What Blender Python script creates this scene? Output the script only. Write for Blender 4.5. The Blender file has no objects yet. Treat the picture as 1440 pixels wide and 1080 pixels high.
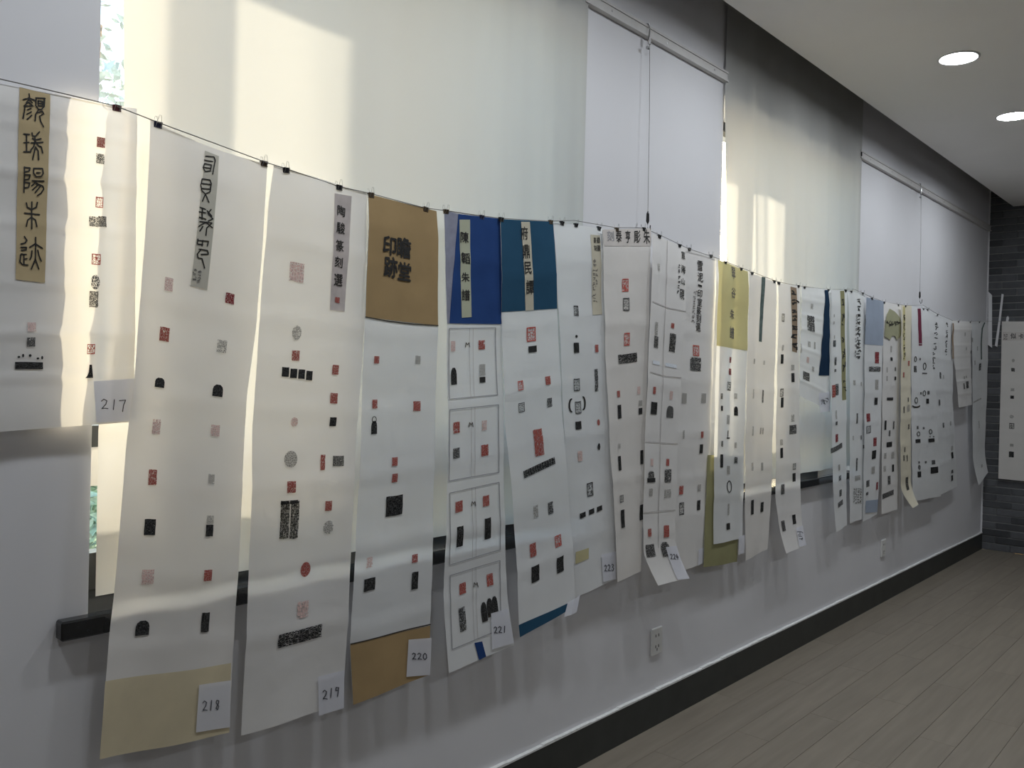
import bpy, math, random
from mathutils import Vector, Matrix

random.seed(7)
SC = bpy.context.scene
COL = SC.collection
PI = math.pi

# ---------------------------------------------------------------- camera
TH, PITCH, ROLL = math.radians(41.871), math.radians(-0.2636), math.radians(1.37)
FPX, CY = 1194.5, 529.9
EYE = Vector((0.0, -2.0247, 1.55))
FW = Vector((math.cos(TH) * math.cos(PITCH), math.sin(TH) * math.cos(PITCH), math.sin(PITCH)))
_r = Vector((math.sin(TH), -math.cos(TH), 0)); _u = _r.cross(FW)
RT = _r * math.cos(ROLL) + _u * math.sin(ROLL)
UP = -_r * math.sin(ROLL) + _u * math.cos(ROLL)
cam = bpy.data.cameras.new('camera')
cam.sensor_width = 36.0
cam.lens = FPX / 1440 * 36.0
cam.shift_y = -(540 - CY) / 1440
cam.clip_start = 0.05
cam_ob = bpy.data.objects.new('camera', cam)
cam_ob.matrix_world = Matrix(((RT.x, UP.x, -FW.x, EYE.x), (RT.y, UP.y, -FW.y, EYE.y), (RT.z, UP.z, -FW.z, EYE.z), (0, 0, 0, 1)))
COL.objects.link(cam_ob)
SC.camera = cam_ob

# ---------------------------------------------------------------- sky, sun, exposure
SUN_AZ, SUN_EL = math.radians(69.4), math.radians(19.8)      # azimuth from the wall's outward normal towards +X
TO_SUN = Vector((math.sin(SUN_AZ) * math.cos(SUN_EL), math.cos(SUN_AZ) * math.cos(SUN_EL), math.sin(SUN_EL)))
world = bpy.data.worlds.new('sky'); SC.world = world; world.use_nodes = True
wn = world.node_tree; wn.nodes.clear()
sky = wn.nodes.new('ShaderNodeTexSky'); sky.sky_type = 'NISHITA'; sky.sun_disc = False
sky.sun_elevation = SUN_EL; sky.sun_rotation = SUN_AZ
sky.air_density = 1.3; sky.dust_density = 2.2
bg = wn.nodes.new('ShaderNodeBackground'); bg.inputs['Strength'].default_value = 0.72
wo = wn.nodes.new('ShaderNodeOutputWorld')
wn.links.new(sky.outputs[0], bg.inputs[0]); wn.links.new(bg.outputs[0], wo.inputs[0])
sun = bpy.data.lights.new('sun_offscreen', 'SUN'); sun.energy = 20.0; sun.angle = math.radians(0.9); sun.color = (1.0, 0.83, 0.60)
sun_ob = bpy.data.objects.new('sun_offscreen', sun); COL.objects.link(sun_ob)
sun_ob.rotation_euler = TO_SUN.to_track_quat('Z', 'Y').to_euler()
LENS = 125.0          # radiance of the downlight lenses
SC.view_settings.view_transform = 'Standard'; SC.view_settings.look = 'None'
SC.view_settings.exposure = 0.12; SC.view_settings.gamma = 1.0
SC.view_settings.use_curve_mapping = False

# ---------------------------------------------------------------- pixel rays
def ray(px, py): return FW + RT * ((px - 720) / FPX) + UP * ((CY - py) / FPX)
def on_y(px, py, y): d = ray(px, py); return EYE + d * ((y - EYE.y) / d.y)
def on_x(px, py, x): d = ray(px, py); return EYE + d * ((x - EYE.x) / d.x)

# ---------------------------------------------------------------- materials
MATS = {}
def new_mat(name):
    m = bpy.data.materials.new(name); m.use_nodes = True; m.node_tree.nodes.clear(); MATS[name] = m
    out = m.node_tree.nodes.new('ShaderNodeOutputMaterial')
    return m, m.node_tree, out
def c4(c): return (c[0], c[1], c[2], 1.0)
def noise_color(nt, c, var, scale, detail=4.0, coord='Object'):
    tc = nt.nodes.new('ShaderNodeTexCoord'); n = nt.nodes.new('ShaderNodeTexNoise')
    n.inputs['Scale'].default_value = scale; n.inputs['Detail'].default_value = detail
    nt.links.new(tc.outputs[coord], n.inputs['Vector'])
    r = nt.nodes.new('ShaderNodeValToRGB')
    r.color_ramp.elements[0].position = 0.3; r.color_ramp.elements[1].position = 0.7
    r.color_ramp.elements[0].color = c4([max(0, k * (1 - var)) for k in c]); r.color_ramp.elements[1].color = c4([min(1, k * (1 + var)) for k in c])
    nt.links.new(n.outputs['Fac'], r.inputs['Fac'])
    return r.outputs['Color'], n
def solid(name, c, rough=0.6, var=0.05, scale=20, metal=0.0, spec=0.4, bump=0.0, bump_scale=None, coord='Object'):
    m, nt, out = new_mat(name)
    b = nt.nodes.new('ShaderNodeBsdfPrincipled')
    col, n = noise_color(nt, c, var, scale, coord=coord)
    nt.links.new(col, b.inputs['Base Color'])
    b.inputs['Roughness'].default_value = rough; b.inputs['Metallic'].default_value = metal
    b.inputs['Specular IOR Level'].default_value = spec
    if bump:
        bp = nt.nodes.new('ShaderNodeBump'); bp.inputs['Strength'].default_value = bump; bp.inputs['Distance'].default_value = 0.004
        nt.links.new(n.outputs['Fac'], bp.inputs['Height']); nt.links.new(bp.outputs[0], b.inputs['Normal'])
    nt.links.new(b.outputs[0], out.inputs[0])
    return m
def sheet_mat(name, c, trans, tcol=None, var=0.03, scale=9, bump=0.0):
    m, nt, out = new_mat(name)
    col, n = noise_color(nt, c, var, scale)
    d = nt.nodes.new('ShaderNodeBsdfDiffuse'); t = nt.nodes.new('ShaderNodeBsdfTranslucent'); mx = nt.nodes.new('ShaderNodeMixShader')
    nt.links.new(col, d.inputs['Color'])
    if tcol: t.inputs['Color'].default_value = c4(tcol)
    else: nt.links.new(col, t.inputs['Color'])
    mx.inputs[0].default_value = trans
    if bump:
        n2 = nt.nodes.new('ShaderNodeTexNoise'); n2.inputs['Scale'].default_value = 7; n2.inputs['Detail'].default_value = 2
        tc = nt.nodes.new('ShaderNodeTexCoord'); nt.links.new(tc.outputs['Object'], n2.inputs['Vector'])
        bp = nt.nodes.new('ShaderNodeBump'); bp.inputs['Strength'].default_value = bump; bp.inputs['Distance'].default_value = 0.02
        nt.links.new(n2.outputs['Fac'], bp.inputs['Height']); nt.links.new(bp.outputs[0], d.inputs['Normal'])
    nt.links.new(d.outputs[0], mx.inputs[1]); nt.links.new(t.outputs[0], mx.inputs[2]); nt.links.new(mx.outputs[0], out.inputs[0])
    return m
def print_mat(name, c, cover, lines, border=False, c2=None):
    """ink printed through a carved pattern: bare paper shows through the cut lines"""
    m, nt, out = new_mat(name)
    tc = nt.nodes.new('ShaderNodeTexCoord'); oi = nt.nodes.new('ShaderNodeObjectInfo')
    mul = nt.nodes.new('ShaderNodeMath'); mul.operation = 'MULTIPLY'; mul.inputs[1].default_value = 61.0
    nt.links.new(oi.outputs['Random'], mul.inputs[0])
    add = nt.nodes.new('ShaderNodeVectorMath'); add.operation = 'ADD'
    nt.links.new(tc.outputs['UV'], add.inputs[0]); nt.links.new(mul.outputs[0], add.inputs[1])
    vo = nt.nodes.new('ShaderNodeTexVoronoi'); vo.feature = 'DISTANCE_TO_EDGE'; vo.inputs['Scale'].default_value = lines
    vo.inputs['Randomness'].default_value = 0.75
    nt.links.new(add.outputs[0], vo.inputs['Vector'])
    no = nt.nodes.new('ShaderNodeTexNoise'); no.inputs['Scale'].default_value = 9; no.inputs['Detail'].default_value = 5
    nt.links.new(add.outputs[0], no.inputs['Vector'])
    # ink where edge distance (+ noise) is above / below the threshold
    ad = nt.nodes.new('ShaderNodeMath'); ad.operation = 'MULTIPLY_ADD'; ad.inputs[1].default_value = 0.25; ad.inputs[2].default_value = -0.125
    nt.links.new(no.outputs['Fac'], ad.inputs[0])
    s = nt.nodes.new('ShaderNodeMath'); s.operation = 'ADD'
    nt.links.new(vo.outputs['Distance'], s.inputs[0]); nt.links.new(ad.outputs[0], s.inputs[1])
    g = nt.nodes.new('ShaderNodeMath'); g.operation = 'GREATER_THAN' if not border else 'LESS_THAN'; g.inputs[1].default_value = cover
    nt.links.new(s.outputs[0], g.inputs[0])
    fac = g.outputs[0]
    if border:
        sep = nt.nodes.new('ShaderNodeSeparateXYZ'); nt.links.new(tc.outputs['UV'], sep.inputs[0])
        for ax in (0, 1):
            a1 = nt.nodes.new('ShaderNodeMath'); a1.operation = 'SUBTRACT'; a1.inputs[1].default_value = 0.5; nt.links.new(sep.outputs[ax], a1.inputs[0])
            a2 = nt.nodes.new('ShaderNodeMath'); a2.operation = 'ABSOLUTE'; nt.links.new(a1.outputs[0], a2.inputs[0])
            a3 = nt.nodes.new('ShaderNodeMath'); a3.operation = 'GREATER_THAN'; a3.inputs[1].default_value = 0.42; nt.links.new(a2.outputs[0], a3.inputs[0])
            mxm = nt.nodes.new('ShaderNodeMath'); mxm.operation = 'MAXIMUM'; nt.links.new(fac, mxm.inputs[0]); nt.links.new(a3.outputs[0], mxm.inputs[1]); fac = mxm.outputs[0]
    d = nt.nodes.new('ShaderNodeBsdfDiffuse')
    r = nt.nodes.new('ShaderNodeValToRGB'); r.color_ramp.elements[0].color = c4(c); r.color_ramp.elements[1].color = c4(c2 or [min(1, k * 1.5 + .02) for k in c])
    r.color_ramp.elements[0].position = .4; r.color_ramp.elements[1].position = .75
    nt.links.new(no.outputs['Fac'], r.inputs['Fac']); nt.links.new(r.outputs[0], d.inputs['Color'])
    t = nt.nodes.new('ShaderNodeBsdfTransparent'); mx = nt.nodes.new('ShaderNodeMixShader')
    nt.links.new(fac, mx.inputs[0]); nt.links.new(t.outputs[0], mx.inputs[1]); nt.links.new(d.outputs[0], mx.inputs[2])
    nt.links.new(mx.outputs[0], out.inputs[0])
    return m
def emit(name, c, s):
    m, nt, out = new_mat(name); e = nt.nodes.new('ShaderNodeEmission'); e.inputs[0].default_value = c4(c); e.inputs[1].default_value = s
    nt.links.new(e.outputs[0], out.inputs[0]); return m
def glass(name):
    m, nt, out = new_mat(name)
    t = nt.nodes.new('ShaderNodeBsdfTransparent'); t.inputs[0].default_value = (.93, .96, .96, 1)
    g = nt.nodes.new('ShaderNodeBsdfGlossy'); g.inputs['Roughness'].default_value = 0.02
    mx = nt.nodes.new('ShaderNodeMixShader'); mx.inputs[0].default_value = 0.06
    nt.links.new(t.outputs[0], mx.inputs[1]); nt.links.new(g.outputs[0], mx.inputs[2]); nt.links.new(mx.outputs[0], out.inputs[0]); return m
def brick_surface(name, ca, cb, cm, bw, bh, axes, mortar=.01):
    """board or brick pattern for the far part of a surface, in object metres"""
    m, nt, out = new_mat(name)
    tc = nt.nodes.new('ShaderNodeTexCoord'); sp = nt.nodes.new('ShaderNodeSeparateXYZ'); cb_ = nt.nodes.new('ShaderNodeCombineXYZ')
    nt.links.new(tc.outputs['Object'], sp.inputs[0])
    nt.links.new(sp.outputs[axes[0]], cb_.inputs[0]); nt.links.new(sp.outputs[axes[1]], cb_.inputs[1])
    b = nt.nodes.new('ShaderNodeTexBrick'); b.inputs['Scale'].default_value = 1.0
    b.inputs['Brick Width'].default_value = bw; b.inputs['Row Height'].default_value = bh; b.inputs['Mortar Size'].default_value = mortar
    b.inputs['Color1'].default_value = c4(ca); b.inputs['Color2'].default_value = c4(cb); b.inputs['Mortar'].default_value = c4(cm)
    nt.links.new(cb_.outputs[0], b.inputs['Vector'])
    p = nt.nodes.new('ShaderNodeBsdfPrincipled'); p.inputs['Roughness'].default_value = .6
    nt.links.new(b.outputs['Color'], p.inputs['Base Color']); nt.links.new(p.outputs[0], out.inputs[0]); return m
def piece_mat(name, c, var, rough, grain=None, spec=0.4):
    """one material for many loose pieces; each piece takes its own tone"""
    m, nt, out = new_mat(name)
    oi = nt.nodes.new('ShaderNodeObjectInfo'); r = nt.nodes.new('ShaderNodeValToRGB')
    r.color_ramp.elements[0].color = c4([k * (1 - var) for k in c]); r.color_ramp.elements[1].color = c4([k * (1 + var) for k in c])
    nt.links.new(oi.outputs['Random'], r.inputs['Fac'])
    tc = nt.nodes.new('ShaderNodeTexCoord'); mp = nt.nodes.new('ShaderNodeMapping'); n = nt.nodes.new('ShaderNodeTexNoise')
    if grain: mp.inputs['Scale'].default_value = grain
    n.inputs['Scale'].default_value = 6; n.inputs['Detail'].default_value = 5
    ad = nt.nodes.new('ShaderNodeVectorMath'); ad.operation = 'ADD'
    nt.links.new(tc.outputs['Object'], mp.inputs[0]); nt.links.new(mp.outputs[0], ad.inputs[0])
    ml = nt.nodes.new('ShaderNodeMath'); ml.operation = 'MULTIPLY'; ml.inputs[1].default_value = 37; nt.links.new(oi.outputs['Random'], ml.inputs[0]); nt.links.new(ml.outputs[0], ad.inputs[1])
    nt.links.new(ad.outputs[0], n.inputs['Vector'])
    mx = nt.nodes.new('ShaderNodeMix'); mx.data_type = 'RGBA'; mx.blend_type = 'MULTIPLY'; mx.inputs[0].default_value = 1.0
    r2 = nt.nodes.new('ShaderNodeValToRGB'); r2.color_ramp.elements[0].color = (.88, .88, .88, 1); r2.color_ramp.elements[1].color = (1.08, 1.08, 1.08, 1)
    r2.color_ramp.elements[0].position = .3; r2.color_ramp.elements[1].position = .7
    nt.links.new(n.outputs['Fac'], r2.inputs['Fac']); nt.links.new(r.outputs[0], mx.inputs[6]); nt.links.new(r2.outputs[0], mx.inputs[7])
    p = nt.nodes.new('ShaderNodeBsdfPrincipled'); p.inputs['Roughness'].default_value = rough; p.inputs['Specular IOR Level'].default_value = spec
    nt.links.new(mx.outputs[2], p.inputs['Base Color']); nt.links.new(p.outputs[0], out.inputs[0]); return m

solid('wall_paint', (.70, .70, .725), .8, .015, 3, bump=.05)
solid('ceiling_paint', (.88, .86, .83), .85, .015, 2)
solid('baseboard_paint', (.035, .038, .036), .45, .15, 8)
solid('caulk', (.75, .75, .74), .8, .1, 60)
piece_mat('plank_wood', (.235, .205, .165), .035, .40, (0.4, 5, 1))
brick_surface('plank_far', (.24, .21, .17), (.26, .23, .187), (.09, .08, .065), 1.2, .15, (0, 1), .002)
piece_mat('grey_brick', (.10, .104, .112), .35, .85, (3, 3, 3), .2)
brick_surface('brick_far', (.075, .078, .084), (.115, .12, .128), (.20, .20, .20), .245, .066, (1, 2), .006)
solid('mortar', (.095, .095, .095), .95, .3, 40)
solid('granite', (.012, .013, .015), .12, .4, 120, spec=.6)
solid('dark_frame', (.03, .032, .034), .4, .1, 10)
glass('pane_glass')
sheet_mat('cloth', (.55, .555, .54), .34, (.56, .555, .545), .012, 5)
sheet_mat('paper', (.87, .86, .845), .27, (.86, .835, .79), .018, 6, .25)
sheet_mat('paper_cool', (.845, .86, .865), .25, None, .018, 6, .25)
sheet_mat('paper_warm', (.88, .855, .82), .28, None, .018, 6, .25)
sheet_mat('cream_paper', (.84, .79, .64), .25, None, .03, 8, .25)
sheet_mat('cream_band', (.70, .62, .44), .15, None, .05, 14)
sheet_mat('tan_strip', (.52, .42, .255), .12, None, .06, 14)
sheet_mat('grey_strip', (.56, .54, .47), .12, None, .04, 20)
sheet_mat('pink_strip', (.58, .53, .52), .15, None, .12, 26)
sheet_mat('beige_strip', (.60, .56, .45), .12, None, .04, 20)
sheet_mat('pale_header', (.70, .66, .63), .15, None, .05, 20)
sheet_mat('gold', (.40, .285, .15), .08, None, .07, 9)
sheet_mat('blue', (.028, .065, .20), .03, None, .08, 9)
sheet_mat('teal', (.03, .085, .15), .03, None, .06, 9)
sheet_mat('lilac', (.30, .31, .39), .12, None, .1, 40)
sheet_mat('green_strip', (.48, .50, .38), .08, None, .04, 20)
sheet_mat('yellow', (.68, .63, .35), .30, (.85, .78, .42), .04, 9)
sheet_mat('olive', (.32, .31, .17), .10, None, .06, 9)
sheet_mat('grey_blue', (.38, .44, .54), .15, None, .04, 12)
sheet_mat('navy', (.022, .045, .085), .03, None, .1, 12)
sheet_mat('maroon', (.19, .045, .075), .04, None, .12, 30)
sheet_mat('fan_olive', (.40, .40, .27), .08, None, .05, 12)
sheet_mat('brown_strip', (.33, .25, .18), .06, None, .12, 20)
sheet_mat('slate_strip', (.13, .17, .16), .04, None, .3, 40)
sheet_mat('patch_yellow', (.60, .55, .33), .15, None, .04, 12)
sheet_mat('tag_paper', (.82, .83, .89), .3, None, .015, 10)
sheet_mat('white_strip', (.80, .80, .82), .1, None, .02, 10)
solid('ink', (.016, .015, .014), .7, .4, 60)
solid('faded_ink', (.16, .15, .14), .8, .3, 60)
solid('pen', (.08, .08, .10), .6, .3, 60)
solid('dark_line', (.05, .04, .03), .7, .2, 30)
solid('pale_line', (.34, .34, .36), .8, .1, 30)
solid('fold_line', (.50, .47, .46), .8, .1, 30)
print_mat('seal_red', (.36, .095, .08), .02, 4.2, c2=(.46, .17, .145))
print_mat('seal_dark_red', (.22, .045, .05), .02, 4.2)
print_mat('seal_pale', (.60, .44, .41), .05, 5)
print_mat('seal_outline', (.46, .10, .08), .085, 4.0, border=True)
print_mat('rubbing', (.014, .014, .014), -.02, 6, c2=(.11, .11, .11))
print_mat('rubbing_grey', (.06, .06, .06), .045, 7, c2=(.13, .13, .13))
print_mat('rubbing_pale', (.33, .32, .30), .075, 7)
print_mat('rubbing_outline', (.07, .07, .07), .075, 4.5, border=True)
print_mat('figure', (.10, .10, .10), .055, 4.0, border=False)
print_mat('speckled', (.015, .015, .015), .045, 13)
print_mat('pale_blue', (.62, .66, .74), -.1, 4)
solid('steel', (.45, .45, .46), .35, .05, 30, metal=1.0)
solid('white_metal', (.62, .61, .60), .5, .03, 20)
solid('clip_black', (.015, .015, .017), .35, .1, 20)
solid('clip_navy', (.02, .022, .06), .35, .1, 20)
solid('clip_maroon', (.11, .025, .03), .35, .1, 20)
solid('clip_brown', (.09, .065, .04), .35, .1, 20)
solid('cord', (.20, .19, .18), .8, .1, 30)
solid('plastic', (.70, .70, .69), .4, .02, 20)
solid('plastic_slot', (.05, .05, .05), .6, .1, 20)
emit('lamp_lens', (.90, .95, 1.0), LENS)
solid('grass', (.24, .23, .20), .9, .4, 3)
solid('leaf', (.36, .50, .40), .7, .5, 9)
solid('leaf_pale', (.50, .56, .55), .7, .3, 9)
solid('bark', (.12, .09, .07), .9, .3, 12)
solid('concrete', (.52, .52, .50), .9, .1, 4)

# ---------------------------------------------------------------- mesh helpers
def obj(name, verts, faces, mat, parent=None, uvs=None, smooth=False):
    me = bpy.data.meshes.new(name); me.from_pydata([tuple(v) for v in verts], [], faces); me.update()
    if mat: me.materials.append(MATS[mat])
    if uvs:
        ul = me.uv_layers.new(name='uv')
        for lp in me.loops: ul.data[lp.index].uv = uvs[lp.vertex_index]
    if smooth:
        for p in me.polygons: p.use_smooth = True
    o = bpy.data.objects.new(name, me); COL.objects.link(o)
    if parent: o.parent = parent; o.matrix_parent_inverse = Matrix.Translation(-parent.location)
    return o
def tag(o, label=None, cat=None, group=None, kind=None):
    for k, v in (('label', label), ('category', cat), ('group', group), ('kind', kind)):
        if v: o[k] = v
    return o
def empty(name, loc, label=None, cat=None, group=None, kind=None):
    o = bpy.data.objects.new(name, None); o.location = loc; o.empty_display_size = .05; COL.objects.link(o)
    return tag(o, label, cat, group, kind)
class MB:
    def __init__(s): s.v = []; s.f = []
    def add(s, v, f):
        n = len(s.v); s.v += [Vector(p) for p in v]; s.f += [tuple(i + n for i in q) for q in f]; return s
    def box(s, a, b):
        x0, y0, z0 = a; x1, y1, z1 = b
        return s.add([(x0, y0, z0), (x1, y0, z0), (x1, y1, z0), (x0, y1, z0), (x0, y0, z1), (x1, y0, z1), (x1, y1, z1), (x0, y1, z1)],
                     [(0, 3, 2, 1), (4, 5, 6, 7), (0, 1, 5, 4), (1, 2, 6, 5), (2, 3, 7, 6), (3, 0, 4, 7)])
    def bevel_box(s, a, b, e):
        """box with every edge chamfered"""
        x0, y0, z0 = a; x1, y1, z1 = b; v = []; ids = {}
        for i, x in ((0, x0), (1, x1)):
            for j, y in ((0, y0), (1, y1)):
                for k, z in ((0, z0), (1, z1)):
                    sx, sy, sz = (1, -1)[i], (1, -1)[j], (1, -1)[k]
                    for ax, p in ((0, (x, y + sy * e, z + sz * e)), (1, (x + sx * e, y, z + sz * e)), (2, (x + sx * e, y + sy * e, z))):
                        ids[i, j, k, ax] = len(v); v.append(p)
        f = []
        for ax in range(3):
            for side in (0, 1):
                o = [q for q in range(3) if q != ax]; loop = []
                for a_, b_ in ((0, 0), (1, 0), (1, 1), (0, 1)):
                    c = [0, 0, 0]; c[ax] = side; c[o[0]] = a_; c[o[1]] = b_; loop.append(ids[c[0], c[1], c[2], ax])
                f.append(tuple(loop))
        for ax in range(3):
            o = [q for q in range(3) if q != ax]
            for a_ in (0, 1):
                for b_ in (0, 1):
                    c0 = [0, 0, 0]; c1 = [0, 0, 0]; c0[ax] = 0; c1[ax] = 1; c0[o[0]] = c1[o[0]] = a_; c0[o[1]] = c1[o[1]] = b_
                    f.append((ids[(*c0, o[0])], ids[(*c1, o[0])], ids[(*c1, o[1])], ids[(*c0, o[1])]))
        for i in (0, 1):
            for j in (0, 1):
                for k in (0, 1): f.append((ids[i, j, k, 0], ids[i, j, k, 1], ids[i, j, k, 2]))
        return s.add(v, f)
    def tube(s, pts, r, n=8, cap=True):
        pts = [Vector(p) for p in pts]; rings = []
        for i, p in enumerate(pts):
            t = (pts[min(i + 1, len(pts) - 1)] - pts[max(i - 1, 0)]).normalized()
            a = t.cross(Vector((0, 0, 1)));
            if a.length < .1: a = t.cross(Vector((0, 1, 0)))
            a.normalize(); b = t.cross(a)
            rings.append([p + a * (r * math.cos(2 * PI * k / n)) + b * (r * math.sin(2 * PI * k / n)) for k in range(n)])
        v = [q for R_ in rings for q in R_]; f = []
        for i in range(len(pts) - 1):
            for k in range(n): f.append((i * n + k, i * n + (k + 1) % n, (i + 1) * n + (k + 1) % n, (i + 1) * n + k))
        if cap: f += [tuple(range(n - 1, -1, -1)), tuple((len(pts) - 1) * n + k for k in range(n))]
        return s.add(v, f)
    def lathe(s, c, prof, axis=2, n=32, cap0=True, cap1=True):
        """profile of (radius, height) round an axis through c"""
        v = []; f = []
        for r, h in prof:
            for k in range(n):
                a = 2 * PI * k / n; p = [r * math.cos(a), r * math.sin(a)]; q = [0, 0, 0]
                o = [i for i in range(3) if i != axis]; q[o[0]] = p[0]; q[o[1]] = p[1]; q[axis] = h
                v.append((c[0] + q[0], c[1] + q[1], c[2] + q[2]))
        for i in range(len(prof) - 1):
            for k in range(n): f.append((i * n + k, i * n + (k + 1) % n, (i + 1) * n + (k + 1) % n, (i + 1) * n + k))
        if cap0: f.append(tuple(range(n)))
        if cap1: f.append(tuple((len(prof) - 1) * n + k for k in range(n)))
        return s.add(v, f)
    def build(s, name, mat, parent=None, smooth=False): return obj(name, s.v, s.f, mat, parent, smooth=smooth)

# ---------------------------------------------------------------- the room
X0, XC = -3.0, 8.93           # back wall and brick corner
YR = -6.2                     # wall opposite
CEIL, TOP, SLOT = 3.2, 3.62, -0.20
WT = 0.40                     # wall thickness
WIN = ((0.813, 2.62), (3.76, 5.55))
Z0, Z1 = 0.955, 2.93          # window opening
w = MB()
xs = [X0, WIN[0][0], WIN[0][1], WIN[1][0], WIN[1][1], XC + .3]
w.box((X0, 0, 0), (XC + .3, WT, Z0)); w.box((X0, 0, Z1), (XC + .3, WT, TOP))
for a, b in ((X0, WIN[0][0]), (WIN[0][1], WIN[1][0]), (WIN[1][1], XC + .3)): w.box((a, 0, Z0), (b, WT, Z1))
tag(w.build('wall_left', 'wall_paint'), kind='structure')
tag(MB().box((X0, YR, 0), (X0 - .2, WT, TOP)).build('wall_back', 'wall_paint'), kind='structure')
w = MB().box((X0, YR - .3, 0), (XC + .3, YR, TOP))
tag(w.build('wall_right', 'wall_paint'), kind='structure')
w = MB(); w.box((X0, YR, CEIL), (XC + .02, SLOT, CEIL + .10)); w.box((X0, YR, TOP), (XC + .3, WT, TOP + .15))
tag(w.build('ceiling', 'ceiling_paint'), kind='structure')

# floor: slab plus single boards where they can be told apart
fl = MB().box((X0, YR, -.12), (XC + .02, 0, -.0035)).build('floor', 'plank_far'); tag(fl, kind='structure')
PW, PL = .15, 1.2
plank_me = {}
def plank_mesh(L):
    k = round(L, 2)
    if k not in plank_me:
        m = MB().bevel_box((.0006, .0006, -.004), (L - .0006, PW - .0006, 0), .0005)
        me = bpy.data.meshes.new('plank'); me.from_pydata([tuple(v) for v in m.v], [], m.f); me.update(); me.materials.append(MATS['plank_wood']); plank_me[k] = me
    return plank_me[k]
for row in range(30):
    y0 = -(row + 1) * PW; x = 1.4 + (row * .43) % PL - PL; first = True
    x = max(x, .2)
    nxt = 1.4 + (row * .43) % PL - PL
    while nxt <= x + .15: nxt += PL
    while x < XC - .01:
        e = min(nxt, XC); L = e - x
        if L > .05:
            p = bpy.data.objects.new('plank', plank_mesh(L)); p.location = (x, y0, 0); COL.objects.link(p); p.parent = fl
        x = e; nxt += PL

# brick end wall
bw = MB().box((XC + .001, YR, 0), (XC + .3, 0, TOP)).build('wall_far', 'brick_far'); tag(bw, kind='structure')
bm_ = {}
def brick_mesh(L):
    k = round(L, 3)
    if k not in bm_:
        m = MB().bevel_box((0, -L + .004, .004), (.03, -.004, .062), .003)
        me = bpy.data.meshes.new('brick'); me.from_pydata([tuple(v) for v in m.v], [], m.f); me.update(); me.materials.append(MATS['grey_brick']); bm_[k] = me
    return bm_[k]
BH, BL = .066, .245
for c in range(int(CEIL / BH) + 4):
    y = 0.0; first = (BL, BL / 2)[c % 2]
    k = 0
    while y > -1.2:
        L = first if k == 0 else BL
        b = bpy.data.objects.new('brick', brick_mesh(L)); b.location = (XC - .004 + random.uniform(-.003, .003), y, c * BH); COL.objects.link(b); b.parent = bw
        y -= L; k += 1
tag(MB().box((XC - .012, -.012, .15), (XC, 0, CEIL + .3)).build('trim_1', 'wall_paint'), kind='structure')
bb = MB().box((X0, -.014, 0), (XC - .005, 0, .15)).build('baseboard_left', 'baseboard_paint'); tag(bb, kind='structure')
ck = MB(); n = 120
for i in range(n):          # uneven line of filler on the top edge
    xa, xb = X0 + (XC - X0) * i / n, X0 + (XC - X0) * (i + 1) / n; h = random.uniform(.005, .009)
    ck.box((xa, -.016, .149), (xb, 0, .15 + h))
ck.build('caulk_line', 'caulk', bb)

# windows with dark frames, sills of black stone
for i, (a, b) in enumerate(WIN):
    wn_ = empty('window_%d' % (i + 1), ((a + b) / 2, .235, Z0), kind='structure')
    fr = MB(); y0, y1 = .21, .26; t = .05; m = (a + b) / 2
    fr.box((a, y0, Z0 + .015), (a + t, y1, Z1)); fr.box((b - t, y0, Z0 + .015), (b, y1, Z1)); fr.box((a + t, y0, Z1 - t), (b - t, y1, Z1)); fr.box((a + t, y0, Z0 + .015), (b - t, y1, 1.065))
    fr.build('window_frame', 'dark_frame', wn_)
    MB().box((m - .025, y0, 1.065), (m + .025, y1, Z1 - t)).build('mullion', 'dark_frame', wn_)
    for xa, xb in ((a + t, m - .025), (m + .025, b - t)):
        MB().box((xa, y0 + .005, 1.335), (xb, y1 - .005, 1.39)).build('transom', 'dark_frame', wn_)
        MB().box((xa, y0 + .012, 1.235), (xb, y1 - .012, 1.335)).build('sash_rail', 'white_metal', wn_)
        for za, zb in ((1.065, 1.235), (1.39, Z1 - t)):
            MB().box((xa, .232, za), (xb, .238, zb)).build('pane', 'pane_glass', wn_)
    tag(MB().bevel_box((a - .07, -.036, .928), (b - .07 if i else b - .1, .0, .972), .004).box((a, 0, .955), (b, .21, .972)).build('window_sill', 'granite'),
        ('black polished stone window sill with its chipped end showing by the tall bright gap', 'black polished stone window sill behind the curled narrow scrolls')[i], 'sill')

# picture rails and hanging wires on the piers
def picture_rail(xa, xb, label):
    r = empty('picture_rail', (xa, 0, 2.99), label, 'rail')
    m = MB(); z0, z1 = 2.988, 3.038
    prof = [(0, z0), (-.024, z0), (-.024, z0 + .008), (-.017, z0 + .008), (-.017, z1 - .010), (-.022, z1 - .010), (-.022, z1), (0, z1)]
    v = [(x, y, z) for x in (xa, xb) for y, z in prof]; k = len(prof)
    m.add(v, [tuple(range(k)), tuple(range(2 * k - 1, k - 1, -1))] + [(j, j + k, (j + 1) % k + k, (j + 1) % k) for j in range(k)])
    m.build('rail_body', 'white_metal', r)
    MB().box((xa + .001, -.0235, z0 + .012), (xa + .012, -.0175, z1 - .012)).build('end_cap', 'clip_black', r)
    x = xa + .18
    while x < xb:
        MB().lathe((x, -.0165, (z0 + z1) / 2), [(.005, 0), (.005, -.0015), (.003, -.0022)], 1, 12).build('screw', 'steel', r); x += .42
    return r
picture_rail(WIN[0][1] - .01, WIN[1][0], 'pale metal picture rail with screws between the two cloth covered windows')
picture_rail(WIN[1][1], XC, 'pale metal picture rail running to the dark brick corner')
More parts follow.
